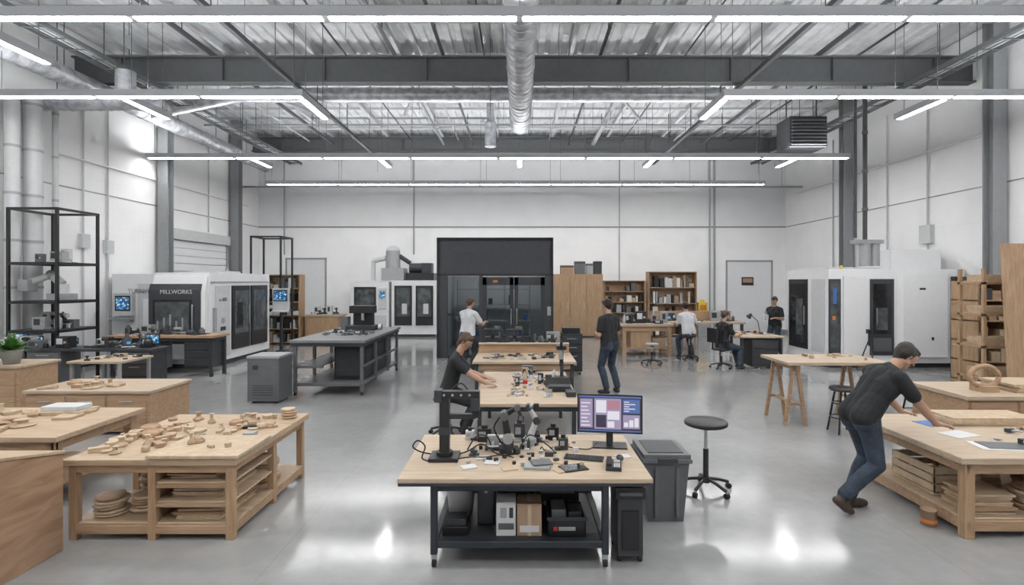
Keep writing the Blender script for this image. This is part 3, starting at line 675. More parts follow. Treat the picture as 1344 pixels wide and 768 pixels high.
for i,(x,y,w,h_,m) in enumerate(((-.05,4.88,.10,.16,DGRAY),(-.38,4.85,.12,.12,BLACK),(.0,4.66,.06,.05,STEEL),(.26,4.9,.1,.12,BLACK),(-.50,4.92,.08,.08,OFFW),(.34,4.62,.08,.10,DGRAY))):
    b.box(x,x+w,y,y+w*.8,T,T+h_,m).cyl((x+w/2,y+.03,T+h_),(x+w/2,y+.03,T+h_+.03),w*.25,BLACK).box(x+.01,x+w*.6,y-.004,y,T+h_*.4,T+h_*.8,LGRAY)
b.done(.004)
b=B('monitor',(.80,4.74,T),rad(-8))
b.box(-.15,.15,-.09,.09,0,.012,BLACK).box(-.03,.03,.02,.045,.01,.25,DGRAY).box(-.285,.285,-.02,.012,.12,.46,BLACK).box(-.12,.12,.012,.04,.2,.38,DGRAY)
b.box(-.272,.272,-.0225,-.02,.135,.447,E_BG)
def ui(x0,x1,z0,z1,m,d=.0235): b.box(x0,x1,-d,-.0225,z0,z1,m)
ui(-.272,.272,.432,.447,E_BL); ui(-.272,.272,.135,.146,E_BL)
ui(-.26,-.15,.165,.42,E_MID); ui(-.135,.10,.155,.425,E_MID); ui(.115,.26,.30,.42,E_BL); ui(.115,.26,.165,.285,E_MID)
for i in range(7): ui(-.252,-.17-(i%3)*.012,.18+i*.033,.19+i*.033,E_LT,.0245)
ui(-.12,-.03,.30,.41,E_LT,.0245); ui(-.02,.085,.33,.41,E_PK,.0245); ui(-.02,.085,.24,.315,E_LT,.0245); ui(-.12,-.03,.17,.28,E_BG,.0245); ui(-.02,.04,.17,.225,E_LT,.0245)
for i in range(5): ui(.125,.17+(i%2)*.05,.315+i*.02,.323+i*.02,E_LT,.0245)
for i in range(3): ui(.125+i*.045,.16+i*.045,.18,.22+.02*i,E_LT,.0245)
b.done(0)
b=B('keyboard',(.53,4.40,T),rad(-14)); b.box(-.16,.16,-.055,.055,0,.014,DGRAY)
for i in range(12):
    for j in range(4): b.box(-.15+i*.025,-.13+i*.025,-.045+j*.024,-.026+j*.024,.014,.019,BLACK)
b.done(.002)
b=B('desk_phone',(.74,4.20,T),rad(-10)); b.box(-.06,.06,-.10,.10,0,.03,DGRAY).box(-.055,-.015,-.09,.09,.03,.055,BLACK).box(0,.05,.02,.08,.03,.034,LGRAY)
for i in range(3):
    for j in range(4): b.box(.002+i*.017,.014+i*.017,-.085+j*.022,-.07+j*.022,.03,.035,OFFW)
b.done(.006)
b=B('tablet',(.42,4.17,T),rad(20)); b.box(-.10,.10,-.07,.07,0,.010,BLACK).box(-.09,.09,-.06,.06,.010,.011,DKWIN); b.done(.003)
b=B('notebook_stack',(.14,4.2,T),rad(-6)); b.box(-.10,.10,-.07,.07,0,.02,LGRAY).box(-.095,.095,-.065,.065,.003,.017,PAPER).box(-.05,.11,-.03,.10,.02,.034,MGRAY,rz=.3); b.done(.002)
b=B('loose_papers')
for x,y,a,m in((-.08,4.16,.3,PALEW),(-.3,4.42,.2,PAPER),(.30,4.32,-.4,PALEW),(.33,4.12,.5,PLY),(-.22,4.3,-.2,PAPER),(.86,4.45,.2,PAPER),(-.4,4.2,.4,PAPER)):
    b.box(x-.06,x+.06,y-.045,y+.045,T,T+.006,m,rz=a)
b.done(0)
b=B('desk_small_parts')
for i in range(60):
    x=random.uniform(-.5,.5); y=random.uniform(4.2,5.0); m=random.choice([BLACK,DGRAY,STEEL,LGRAY,PALEW,OFFW]); h_=random.uniform(.01,.04)
    if i%3: b.box(x,x+random.uniform(.02,.05),y,y+random.uniform(.015,.04),T,T+h_,m,rz=random.uniform(0,1.5))
    else: b.cyl((x,y,T),(x,y,T+h_),random.uniform(.008,.02),m,n=12)
b.done(.001)
gadgets('bench_tools',-.45,.45,4.4,5.05,T,26,71,.12,.12)
b=B('computer_mouse'); b.sph((.82,4.36,T+.022),(.03,.05,.022),DGRAY); b.done(0)
b=B('cable_loops')
b.curve([(-.72,4.45,T+.02),(-.82,4.42,T+.05),(-.88,4.4,T+.10),(-.84,4.4,T+.15),(-.78,4.4,T+.10),(-.80,4.38,T+.01),(-.70,4.3,T+.008)],.006,RUB)
b.curve([(-.45,4.6,T+.01),(-.38,4.7,T+.10),(-.28,4.6,T+.12),(-.22,4.5,T+.02)],.006,RUB)
b.curve([(-.5,4.5,T+.01),(-.42,4.42,T+.06),(-.32,4.5,T+.09),(-.20,4.45,T+.03),(-.12,4.44,T+.01)],.006,RUB)
b.curve([(.0,4.6,T+.02),(.08,4.66,T+.12),(.2,4.6,T+.08),(.3,4.55,T+.01)],.005,RUB)
b.curve([(.35,4.75,T+.01),(.45,4.6,T+.03),(.6,4.62,T+.01),(.7,4.8,T+.01)],.005,RUB)
b.curve([(-.52,4.36,T+.01),(-.4,4.32,T+.04),(-.28,4.38,T+.02),(-.15,4.34,T+.05),(-.05,4.4,T+.01)],.005,RUB)
b.done(0)

# SECOND DESK
b=B('long_wood_desk'); Z2=.72
b.box(-.55,.72,6.25,8.5,Z2-.04,Z2,PLYT).box(-.52,.69,6.28,8.47,Z2-.10,Z2-.04,DGRAY)
legs4(b,-.50,.67,6.30,8.45,Z2-.06,.05,DGRAY); b.box(-.5,.67,6.32,6.35,.2,.25,DGRAY)
b.done()
T2=Z2+.001
b=B('desk_model_parts')
for i in range(50):
    x=random.uniform(-.2,.45); y=random.uniform(6.6,8.3); m=RED if i in(7,21) else random.choice([PALEW,PAPER,DGRAY,STEEL,PALEW,LGRAY,OFFW]); h_=random.uniform(.01,.05)
    b.box(x,x+random.uniform(.02,.09),y,y+random.uniform(.02,.07),T2,T2+h_,m,rz=random.uniform(0,1.5))
b.done(.001)
gadgets('bench_tools',-.1,.6,7.3,8.4,T2,18,72,.16,.16)
b=B('laptop_dock'); b.box(.36,.68,6.9,7.2,T2,T2+.05,BLACK).box(.38,.66,6.92,7.1,T2+.05,T2+.07,DGRAY).box(.35,.69,7.2,7.23,T2,T2+.13,BLACK,rx=-.3).box(.58,.70,6.6,6.8,T2,T2+.06,DGRAY); b.done()
b=B('microscope_stand'); b.box(.52,.70,7.75,7.98,T2,T2+.03,BLACK).box(.60,.65,7.9,7.95,T2,T2+.48,DGRAY).box(.54,.68,7.72,7.95,T2+.44,T2+.50,BLACK).cyl((.6,7.78,T2+.46),(.6,7.78,T2+.30),.035,LGRAY).cyl((.6,7.78,T2+.30),(.6,7.78,T2+.2),.02,BLACK).cyl((.6,7.72,T2+.5),(.6,7.66,T2+.58),.02,BLACK); b.done()
# THIRD DESK
b=B('assembly_desk'); Z3=.80
b.box(-.80,.96,9.0,11.6,Z3-.04,Z3,PLYT); legs4(b,-.76,.92,9.05,11.55,Z3-.04,.06,DGRAY); b.box(-.76,.92,9.06,9.1,Z3-.14,Z3-.04,OAK)
b.box(-.76,.92,9.1,11.5,.25,.28,OAK); b.done()
T3=Z3+.001
b=B('desk_divider'); b.box(-.78,.94,10.15,10.19,T3,T3+.16,OAK).box(-.78,.94,10.10,10.24,T3+.16,T3+.185,PLYT); b.done()
gadgets('bench_tools',-.7,.85,9.15,9.95,T3,22,73,.22,.14)
gadgets('bench_tools',.2,.9,10.4,11.4,T3,16,74,.3,.3,[BLACK,DGRAY,MGRAY,BLACK,STEEL])
def desktop_printer(x,y,z,s=.36,name='desktop_printer'):
    b=B(name,(x,y,z)); w=s/2
    b.box(-w,w,-w,w,0,.06,DGRAY)
    for sx in(-w,w-.03):
        for sy in(-w,w-.03): b.box(sx,sx+.03,sy,sy+.03,.06,s,DGRAY)
    b.box(-w,w,-w,w,s,s+.03,BLACK).box(-w+.03,w-.03,-.01,.01,s*.6,s*.66,STEEL).box(-.04,.04,-.05,.02,s*.52,s*.72,BLACK).box(-w*.7,w*.7,-w*.7,w*.7,.09,.1,STEEL).cyl((w*.5,w*.4,s+.03),(w*.5,w*.4,s+.08),.07,MGRAY)
    b.done()
desktop_printer(-.55,10.9,T3); desktop_printer(-.1,11.0,T3,.34)
b=B('dark_tool_cart'); b.box(.98,1.45,12.3,12.8,.08,.95,DGRAY)
for i in range(4): b.box(1.0,1.43,12.28,12.3,.12+i*.2,.29+i*.2,DGRAY).box(1.08,1.32,12.265,12.28,.23+i*.2,.245+i*.2,STEEL)
b.box(1.0,1.4,12.35,12.7,.95,1.08,BLACK)
for x in(1.03,1.4):
    for y in(12.35,12.75): caster(b,x,y)
b.done()

# METAL BENCH left of centre
b=B('steel_workbench'); Zs=1.05
b.box(-4.33,-2.90,10.0,13.0,Zs-.05,Zs,TOPG); b.box(-4.30,-2.93,10.03,12.97,Zs-.12,Zs-.05,DGRAY)
legs4(b,-4.27,-2.95,10.05,12.95,Zs-.1,.06,MGRAY,.08)
for x in(-4.27,-3.01):
    for y in(11.0,12.0): b.box(x,x+.06,y,y+.05,.15,Zs-.1,MGRAY)
    for z in(.18,.52): b.box(x,x+.05,10.05,12.95,z,z+.04,MGRAY)
b.box(-4.25,-2.97,10.07,12.93,.20,.225,TOPG).box(-4.25,-3.75,10.07,12.93,.54,.56,TOPG)
for x in(-4.24,-2.98):
    for y in(10.08,12.92): caster(b,x,y,.04)
b.box(-4.25,-3.0,10.05,10.08,.18,.24,MGRAY).box(-4.25,-3.7,10.05,10.08,.52,.57,MGRAY)
b.done()
b=B('equipment_cabinet'); b.box(-3.65,-3.05,10.5,12.6,.227,.88,BLACK).box(-3.6,-3.1,10.48,10.5,.30,.82,DGRAY)
for i in range(4): b.box(-3.055,-3.045,10.6+i*.5,11.0+i*.5,.3,.8,DGRAY)
b.done()
b=B('benchtop_mill'); x,y=-3.6,12.3
b.box(x-.35,x+.3,y-.2,y+.25,Zs+.001,Zs+.1,DGRAY).box(x-.25,x+.2,y+.05,y+.2,Zs+.1,Zs+.45,BLACK).box(x-.3,x+.25,y-.1,y+.2,Zs+.38,Zs+.55,BLACK).cyl((x,y-.05,Zs+.38),(x,y-.05,Zs+.22),.04,STEEL).cyl((x+.35,y,Zs+.05),(x+.42,y,Zs+.05),.08,STEEL).box(x-.5,x-.33,y-.1,y+.1,Zs+.001,Zs+.3,MGRAY); b.done()
gadgets('bench_tools',-4.15,-3.05,10.8,12.0,Zs+.001,24,75,.22,.08,[BLACK,DGRAY,MGRAY,STEEL])
b=B('filter_cabinet'); x0,x1,y0,y1=-4.80,-4.24,9.4,9.95
b.box(x0,x1,y0,y1,.04,.80,MGRAY).box(x0-.01,x1+.01,y0-.01,y1+.01,.80,.84,LGRAY).box(x0+.04,x1-.04,y0-.012,y0,.1,.74,MGRAY).box(x0+.1,x0+.2,y0-.02,y0-.01,.60,.68,DGRAY)
for i in range(5): b.box(x0+.1,x1-.1,y0-.016,y0-.01,.15+i*.04,.165+i*.04,DGRAY)
for x in(x0+.08,x1-.08):
    for y in(y0+.08,y1-.08): b.cyl((x,y,0),(x,y,.04),.03,RUB)
b.done(.01,2)

# DARK GLASS ENCLOSURE
b=B('dark_glass_booth'); x0,x1,y0,y1,h_=-2.34,.95,15.05,18.2,3.40
b.box(x0,x1,y0,y0+.12,2.38,h_,CHAR).box(x0,x0+.1,y0,y1,0,h_,CHAR).box(x1-.1,x1,y0,y1,0,h_,CHAR).box(x0,x1,y1-.1,y1,0,h_,OFFW).box(x0,x1,y0,y1,h_-.1,h_,CHAR)
b.box(x0+.1,x1-.1,y0+.13,y1-.1,.0,.03,LGRAY).box(x0+.1,x0+.12,y0+.13,y1-.1,0,h_-.1,OFFW).box(x1-.12,x1-.1,y0+.13,y1-.1,0,h_-.1,OFFW)
b.box(x0,x0+.30,y0,y0+.12,0,2.38,CHAR).box(x1-.24,x1,y0,y0+.12,0,2.38,CHAR).box(-1.14,-1.04,y0,y0+.12,0,2.38,CHAR)
b.box(x0,x1,y0-.01,y0+.12,2.32,2.38,BLACK).box(x0+.3,x1-.24,y0,y0+.1,0,.08,BLACK)
b.box(-2.04,-1.14,y0+.05,y0+.065,.08,2.3,GLS)
b.box(-2.04,-1.14,y0+.03,y0+.07,1.2,1.24,BLACK)
for a,c_ in((-1.04,-.17),(-.15,.71)):
    b.box(a,a+.11,y0-.02,y0+.05,.08,2.28,DGRAY).box(c_-.11,c_,y0-.02,y0+.05,.08,2.28,DGRAY).box(a,c_,y0-.02,y0+.05,2.06,2.28,DGRAY).box(a,c_,y0-.02,y0+.05,.08,.30,DGRAY).box(a+.11,c_-.11,y0+.01,y0+.02,.3,2.06,GLS)
b.cyl((-.24,y0-.06,.95),(-.24,y0-.06,1.4),.014,STEEL).cyl((-.08,y0-.06,.95),(-.08,y0-.06,1.4),.014,STEEL)
b.box(-.75,-.62,y0-.03,y0-.02,2.13,2.2,ORG)
b.box(.78,.88,y0-.015,y0,1.2,1.45,LGRAY)
for x in(-2.0,-1.3,-.5,.3): b.box(x,x+.04,17,17.04,0,2.2,LGRAY)
for z in(.4,.9,1.4,1.9): b.box(-2.0,.34,16.9,17.4,z,z+.03,LGRAY)
for i in range(14): b.box(-1.95+i*.16,-1.83+i*.16,16.95,17.2,.43+(i%4)*.5,.43+(i%4)*.5+random.uniform(.15,.35),random.choice([DGRAY,BLUE,MGRAY,OFFW]))
b.box(-1.9,.6,16.0,16.1,3.2,3.25,BOOTHFILL)
b.done(0)

# CNC A (left)
b=B('cnc_machining_center'); x0,x1,y0,y1,h_=-9.0,-7.65,13.1,16.3,2.38
b.box(x0,x1,y0+.05,y1,.12,h_,WHITE)
b.box(x0+.05,x1-.05,y0+.15,y1-.05,0,.12,DGRAY)
b.prism([(y0-.03,.25),(y0+.06,.12),(y0+.10,.12),(y0+.10,h_-.02),(y0+.0,h_-.10),(y0-.10,1.9),(y0-.10,.75)],'x',x0+.02,x1-.02,WHITE)
b.prism([(y0-.14,.80),(y0-.08,.62),(y0+.02,.62),(y0+.02,2.1),(y0-.08,2.1),(y0-.14,1.95)],'x',x0-.02,x1-.12,CHAR)
b.box(x0+.10,x1-.32,y0-.155,y0-.135,.90,1.72,BLACK).box(x0+.15,x1-.37,y0-.16,y0-.15,.96,1.66,WIN2).box(x1-.30,x1-.27,y0-.19,y0-.165,.95,1.6,STEEL).box(x1-.30,x1-.27,y0-.17,y0-.14,.97,1.0,STEEL).box(x1-.30,x1-.27,y0-.17,y0-.14,1.55,1.58,STEEL)
for i in range(5): b.box(x0+.2+i*.15,x0+.24+i*.15,y0-.165,y0-.155,1.0,1.2+.08*(i%3),LGRAY)
X=x1
b.box(X,X+.02,y0+.30,y0+.95,.22,2.05,OFFW).box(X,X+.015,y0+.1,y1-.05,2.12,2.16,LGRAY)
for ya,yb in((y0+1.05,y0+1.95),(y0+2.05,y0+3.0)):
    b.box(X,X+.04,ya,yb,.35,2.05,BLACK).box(X+.04,X+.05,ya+.1,yb-.1,.75,1.92,WIN2).box(X+.05,X+.07,yb-.08,yb-.05,1.0,1.5,STEEL)
    b.box(X+.05,X+.056,ya+.2,ya+.5,.9,1.6,DKWIN)
b.box(X,X+.06,y0+.2,y0+.28,.9,1.5,LGRAY).box(X+.02,X+.025,y0+.5,y0+.75,.9,1.0,DGRAY).cyl((X+.02,y0+.62,1.15),(X+.028,y0+.62,1.15),.08,LGRAY)
b.cyl((x0+.5,15.5,h_),(x0+.5,15.5,h_+.15),.05,LGRAY).box(x0+.3,x1-.3,14.2,15.2,h_,h_+.06,OFFW)
o=b.done(.03,3)
label('MILLWORKS',(-8.35,y0-.145,1.86),.14,(rad(90),0,0),PAPER,o)
label('m-800',(X+.022,y0+.62,1.65),.14,(rad(90),0,rad(90)),DGRAY,o)
b=B('control_pendant'); b.cyl((-7.35,16.5,0),(-7.35,16.5,1.3),.03,DGRAY).box(-7.5,-7.2,16.4,16.7,0,.03,DGRAY).box(-7.62,-7.12,16.44,16.52,1.25,1.95,OFFW).box(-7.58,-7.16,16.43,16.44,1.55,1.9,BLACK).box(-7.56,-7.18,16.425,16.43,1.58,1.87,SCR2).box(-7.6,-7.14,16.32,16.48,1.22,1.27,OFFW)
b.done(.01)
# CNC B
b=B('cnc_lathe'); x0,x1,y0,y1,h_=-10.85,-9.08,14.2,15.85,2.36
b.box(x0,x1,y0,y1,.1,h_,WHITE).box(x0+.05,x1-.05,y0+.1,y1-.05,0,.1,DGRAY).box(x0+.7,x1-.1,y0-.03,y0,.5,2.1,OFFW).box(x0+.85,x1-.3,y0-.04,y0-.03,1.0,1.7,WHITE)
b.box(x0+.12,x0+.62,y0-.12,y0,1.25,1.85,OFFW).box(x0+.17,x0+.57,y0-.13,y0-.12,1.38,1.78,BLACK).box(x0+.20,x0+.54,y0-.134,y0-.13,1.42,1.74,SCR2).box(x0+.1,x0+.64,y0-.25,y0-.05,1.15,1.2,LGRAY)
o=b.done(.035,3); label('TURNWORKS',(-9.9,y0-.045,1.85),.16,(rad(90),0,0),MGRAY,o)

# CNC C (right)
b=B('cnc_enclosure'); x0,x1,y0,y1,h_=7.7,11.1,13.3,15.3,2.47
b.box(x0,x1,y0,y1,.12,h_,WHITE).box(x0+.1,x1-.1,y0+.1,y1-.1,0,.12,DGRAY)
b.box(x0-.02,x0,y0+.95,y1-.08,.35,2.22,BLACK).box(x0-.03,x0-.02,y0+1.05,y1-.18,.5,2.1,DKWIN).box(x0-.035,x0-.03,y0+1.15,y1-.5,.7,1.7,WIN2).box(x0-.05,x0-.03,y0+1.05,y0+1.08,1.0,1.5,STEEL)
b.box(x0-.02,x0,y0+.15,y0+.75,.35,2.22,OFFW)
b.box(x0+.0,x0+.3,y0-.02,y0,.35,2.22,CHAR).box(x0+.04,x0+.26,y0-.03,y0-.02,.45,2.12,WIN2).box(x0+.10,x0+.19,y0-.035,y0-.03,1.6,2.0,BLUE).box(x0+.08,x0+.16,y0-.035,y0-.03,1.2,1.3,ORG)
b.box(x0+.36,x0+.92,y0-.04,y0,.25,2.3,WHITE)
b.box(x0+1.03,x0+1.62,y0-.03,y0,.32,2.22,CHAR).box(x0+1.10,x0+1.55,y0-.04,y0-.03,.85,2.1,DKWIN).box(x0+1.16,x0+1.45,y0-.044,y0-.04,.95,1.5,WIN2).box(x0+1.1,x0+1.55,y0-.045,y0-.03,.42,.75,MGRAY).box(x0+1.15,x0+1.18,y0-.08,y0-.05,1.1,1.5,STEEL)
b.prism([(x0+1.72,y0-.02),(x0+1.80,y0-.10),(x0+2.90,y0-.10),(x0+2.98,y0-.02),(x0+2.98,y0+.05),(x0+1.72,y0+.05)],'z',.28,2.35,WHITE)
b.box(x0+3.05,x1+.0,y0-.06,y0,.2,2.28,CHAR).box(x0+3.08,x1-.06,y0-.07,y0-.06,.9,2.0,DKWIN).box(x0+3.08,x1-.06,y0-.07,y0-.06,.4,.8,MGRAY)
b.box(x0+1.9,x1-.2,y0+.5,y1-.2,h_,h_+.52,WHITE).box(x0+.2,x0+1.5,y0+.3,y1-.3,h_,h_+.05,OFFW)
b.box(x0+2.2,x0+2.35,y0-.105,y0-.10,1.95,2.0,DGRAY).box(x0+2.5,x0+2.56,y0-.105,y0-.10,.7,.78,DGRAY)
b.cyl((x0+.5,y0+.3,h_),(x0+.5,y0+.3,h_+.1),.03,YEL)
b.done(.03,3)
b=B('tripod'); cx,cy=8.45,12.9
for i in range(3):
    a=i*2.094+.5; b.cyl((cx,cy,.75),(cx+.25*math.cos(a),cy+.25*math.sin(a),0),.014,BLACK,n=8)
b.cyl((cx,cy,.6),(cx,cy,.9),.02,BLACK).box(cx-.05,cx+.05,cy-.04,cy+.04,.9,1.0,BLACK); b.done(0)

# back machines
b=B('cnc_router_cabinet'); x0,x1,y0,h_=-6.6,-5.1,20.8,2.15
b.box(x0,x1,y0,22.1,.1,h_,WHITE).box(x0+.05,x1-.05,y0+.05,22,0,.1,DGRAY).box(x0+.15,x0+1.0,y0-.03,y0,1.0,1.95,BLACK).box(x0+.22,x0+.93,y0-.04,y0-.03,1.1,1.85,WIN2).box(x0+1.1,x0+1.4,y0-.06,y0,1.1,1.9,OFFW).box(x0+1.14,x0+1.36,y0-.07,y0-.06,1.5,1.8,SCR2).box(x0+.1,x0+1.4,y0-.02,y0,.3,.85,OFFW)
b.done(.03,2)
b=B('cnc_milling_cell'); x0,x1=-5.0,-3.25
b.box(x0,x1,y0,22.1,.1,h_+.05,WHITE).box(x0+.05,x1-.05,y0+.05,22,0,.1,DGRAY)
for a in(.12,.95): b.box(x0+a,x0+a+.68,y0-.03,y0,.45,2.0,BLACK).box(x0+a+.08,x0+a+.60,y0-.04,y0-.03,.8,1.9,WIN2).box(x0+a+.3,x0+a+.5,y0-.045,y0-.04,.9,1.3,OFFW)
b.done(.03,2)
b=B('dust_extractor'); b.box(-5.5,-4.6,21.2,21.9,2.21,2.7,LGRAY).cyl((-5.1,21.5,2.7),(-5.1,21.5,3.4),.3,LGRAY,.28).sph((-5.1,21.5,3.4),(.28,.28,.2),OFFW).cyl((-5.4,21.5,3.1),(-5.9,21.5,3.0),.1,OFFW).cyl((-5.9,21.5,3.0),(-5.9,21.5,2.21),.09,OFFW).cyl((-4.85,21.5,3.2),(-4.4,21.5,2.9),.09,DGRAY)
b.done(.01)
b=B('machine_motor_unit'); b.box(-4.5,-3.4,21.1,21.9,2.21,2.5,BLACK).cyl((-4.4,21.4,2.7),(-3.6,21.4,2.7),.2,DGRAY).box(-3.9,-3.5,21.2,21.7,2.5,2.9,DGRAY); b.done(.01)

b=B('plywood_cabinet'); x0,x1,y0,y1,h_=1.3,3.22,20.6,21.3,2.45
b.box(x0,x1,y0+.02,y1,.05,h_,OAKV)
for i in range(3): b.box(x0+.02+i*.64,x0+.63+i*.64,y0,y0+.02,.08,h_-.03,OAKV).cyl((x0+.56+i*.64,y0-.02,1.1),(x0+.56+i*.64,y0-.02,1.35),.01,STEEL)
b.box(x0,x1,y0+.05,y1,0,.05,DGRAY); b.done()
b=B('storage_boxes')
for x,w,h1,m in((1.6,.5,.35,CARD),(2.15,.4,.5,MGRAY),(2.6,.25,.42,LGRAY),(2.9,.3,.5,DGRAY)): b.box(x,x+w,20.75,21.1,h_+.001,h_+h1,m).box(x-.01,x+w+.01,20.74,21.11,h_+h1-.08,h_+h1-.04,BLACK)
b.done(.005)
def bookcase(name,x0,x1,y0,h_,ns,fill,m=OAKV,z0=0.0,seed=1,dep=.45):
    rnd=random.Random(seed)
    b=B(name); b.box(x0,x0+.04,y0,y0+dep,z0,h_,m).box(x1-.04,x1,y0,y0+dep,z0,h_,m).box(x0,x1,y0+dep-.02,y0+dep,z0,h_,m)
    for i in range(ns+1):
        z=z0+.05+(h_-z0-.08)*i/ns; b.box(x0,x1,y0,y0+dep,z,z+.03,m)
        if i<ns and fill:
            x=x0+.07; gap=(h_-z0-.08)/ns
            while x<x1-.2:
                w=rnd.uniform(.05,.2); hh=gap*rnd.uniform(.25,.8)
                if rnd.random()<.8: b.box(x,x+w,y0+.04,y0+dep-.1,z+.03,z+.03+hh,rnd.choice(fill))
                x+=w+rnd.uniform(.0,.06)
    b.done(.003)
FILL=[CARD,DGRAY,PAPER,MGRAY,PALEW,BLACK,OFFW,LGRAY]
bookcase('tool_bookcase',3.35,5.0,21.2,2.2,5,FILL,seed=3)
bookcase('wall_shelving',5.05,6.95,20.9,2.55,4,FILL,m=OAK,seed=5)
bookcase('storage_shelves',-8.75,-7.55,18.3,2.4,5,FILL,seed=8)
bookcase('lumber_shelves',9.45,10.2,11.0,2.2,5,[PALEW,OAK,DGRAY,PALEW],seed=9,dep=.7)
b=B('low_wood_cabinet'); b.box(-7.45,-6.3,18.5,19.3,.05,.95,OAKV).box(-7.5,-6.25,18.45,19.35,.95,1.0,PLYT)
for i in range(2): b.box(-7.42+i*.57,-6.90+i*.57,18.48,18.5,.1,.9,OAKV)
b.box(-7.4,-6.35,18.55,19.25,0,.05,DGRAY); b.done()
gadgets('bench_tools',-7.4,-6.35,18.5,19.2,1.001,14,76,.3,.45,[BLACK,DGRAY,RED,MGRAY,OFFW])
b=B('yellow_first_aid_cabinet'); b.box(7.0,7.35,20.85,21.1,.9,1.35,YEL).box(6.98,7.4,20.8,21.2,0,.9,LGRAY).box(7.05,7.3,20.83,20.85,1.05,1.25,ORG).box(7.1,7.25,20.9,21.0,1.35,1.45,YEL); b.done(.02)

b=B('wood_workbench'); x0,x1,y0,y1=2.92,4.45,15.36,16.3
b.box(x0,x1,y0,y1,.86,.93,PLYT); legs4(b,x0+.06,x1-.06,y0+.05,y1-.05,.86,.1,OAK); b.box(x0+.1,x1-.1,y0+.07,y0+.1,.72,.86,OAK).box(x0+.1,x1-.1,y0+.1,y1-.1,.2,.24,OAK)
b.box(x0+.3,x0+.9,y0+.12,y1-.2,.24,.72,OAKV).box(x0+.95,x1-.2,y0+.2,y1-.2,.24,.5,CARD); b.done()
gadgets('bench_equipment',3.0,4.4,15.5,16.25,.931,26,77,.35,.35,[BLACK,DGRAY,MGRAY,OFFW,LGRAY])
b=B('electronics_bench'); x0,x1,y0,y1=4.3,7.0,16.5,17.5
b.box(x0,x1,y0,y1,.84,.9,PLYT); legs4(b,x0+.05,x1-.05,y0+.05,y1-.05,.84,.08,DGRAY); b.box(x0+.1,x1-.1,y1-.08,y1-.05,.9,1.2,OAK); b.done()
gadgets('bench_instruments',4.4,6.9,16.6,17.3,.901,30,78,.35,.35,None,True)
b=B('office_desk'); x0,x1,y0,y1=5.45,6.55,13.15,14.7
b.box(x0,x1,y0,y1,.76,.80,PLYT); legs4(b,x0+.04,x1-.04,y0+.04,y1-.04,.76,.05,DGRAY); b.box(x0+.3,x0+.95,y0+.05,y0+.6,.05,.72,DGRAY)
for i in range(3): b.box(x0+.32,x0+.93,y0+.03,y0+.05,.08+i*.21,.27+i*.21,DGRAY)
b.done()
b=B('desk_lamp'); b.cyl((6.35,14.1,.801),(6.35,14.1,.83),.08,BLACK).tube([(6.35,14.1,.83),(6.3,14.1,1.1),(6.1,14.05,1.28)],.01,BLACK).cyl((6.1,14.05,1.3),(6.02,14.03,1.22),.03,BLACK,.07)
b.done(0)
gadgets('desk_items',5.75,6.45,13.5,14.5,.801,12,79,.22,.12,[PAPER,DGRAY,BLACK,PALEW])
b=B('held_part'); b.box(6.98,7.10,15.2,15.32,1.08,1.22,OFFW).cyl((7.04,15.26,1.2),(7.04,15.26,1.3),.04,LGRAY); b.done(.01)

def frame(name,x0,x1,y0,y1,h_,zs,m=BLACK,w=.05):
    b=B(name); legs4(b,x0,x1,y0,y1,h_,w,m)
    for z in zs:
        for y in(y0,y1-w): b.box(x0,x1,y,y+w,z,z+w,m)
        for x in(x0,x1-w): b.box(x,x+w,y0,y1,z,z+w,m)
    return b
b=frame('black_steel_frame',-10.5,-9.45,10.9,12.0,3.68,(.3,1.1,1.7,2.5,3.63))
for z in (1.15,1.75,2.55): b.box(-10.45,-9.5,10.95,11.95,z-.01,z+.01,DGRAY)
b.done(0)
gadgets('machine_parts',-10.4,-9.55,11.0,11.9,1.161,14,90,.4,.42,[LGRAY,DGRAY,OFFW,BLACK,MGRAY])
gadgets('machine_parts',-10.4,-9.55,11.0,11.9,2.561,9,91,.35,.4,[LGRAY,DGRAY,OFFW,MGRAY])
frame('black_steel_frame',-8.6,-7.6,17.0,17.9,3.62,(1.2,2.3,3.57)).done(0)
b=B('pedestal_robot_arm')
b.box(-9.95,-9.6,11.2,11.6,1.761,1.9,LGRAY).cyl((-9.78,11.4,1.9),(-9.78,11.4,2.1),.12,OFFW).cyl((-9.78,11.4,2.1),(-10.0,11.4,2.3),.09,OFFW,.08).sph((-10.0,11.4,2.3),.11,LGRAY).cyl((-10.0,11.4,2.3),(-10.25,11.2,2.15),.07,OFFW).box(-10.42,-10.2,11.05,11.3,1.95,2.2,LGRAY); b.done(.01)

# left machine-area desks
b=B('control_desk'); x0,x1,y0,y1=-10.4,-7.1,10.3,10.85
b.box(x0,x1,y0,y1,.80,.85,DGRAY)
for a,c_ in((-10.35,-9.6),(-9.55,-8.9),(-7.75,-7.15)):
    b.box(a,c_,y0+.03,y1-.03,.05,.80,MGRAY if a<-9 else DGRAY)
    for i in range(3): b.box(a+.02,c_-.02,y0+.01,y0+.03,.10+i*.23,.31+i*.23,MGRAY).box(a+.2,c_-.2,y0-.005,y0+.01,.26+i*.23,.275+i*.23,STEEL)
b.done()
gadgets('electronic_test_gear',-10.3,-7.2,10.35,10.8,.851,40,80,.34,.28,[BLACK,DGRAY,MGRAY,LGRAY,BLACK,OFFW],True)
b=B('machine_tool_table'); b.box(-9.3,-6.9,12.0,12.7,.88,.94,OAK).box(-9.25,-6.95,12.05,12.65,.80,.88,DGRAY); legs4(b,-9.25,-6.95,12.05,12.65,.8,.07,DGRAY); b.box(-7.6,-7.0,12.08,12.6,.2,.8,DGRAY).box(-9.2,-8.2,12.08,12.6,.15,.75,MGRAY)
for i in range(3): b.box(-7.57,-7.03,12.06,12.08,.24+i*.18,.40+i*.18,DGRAY)
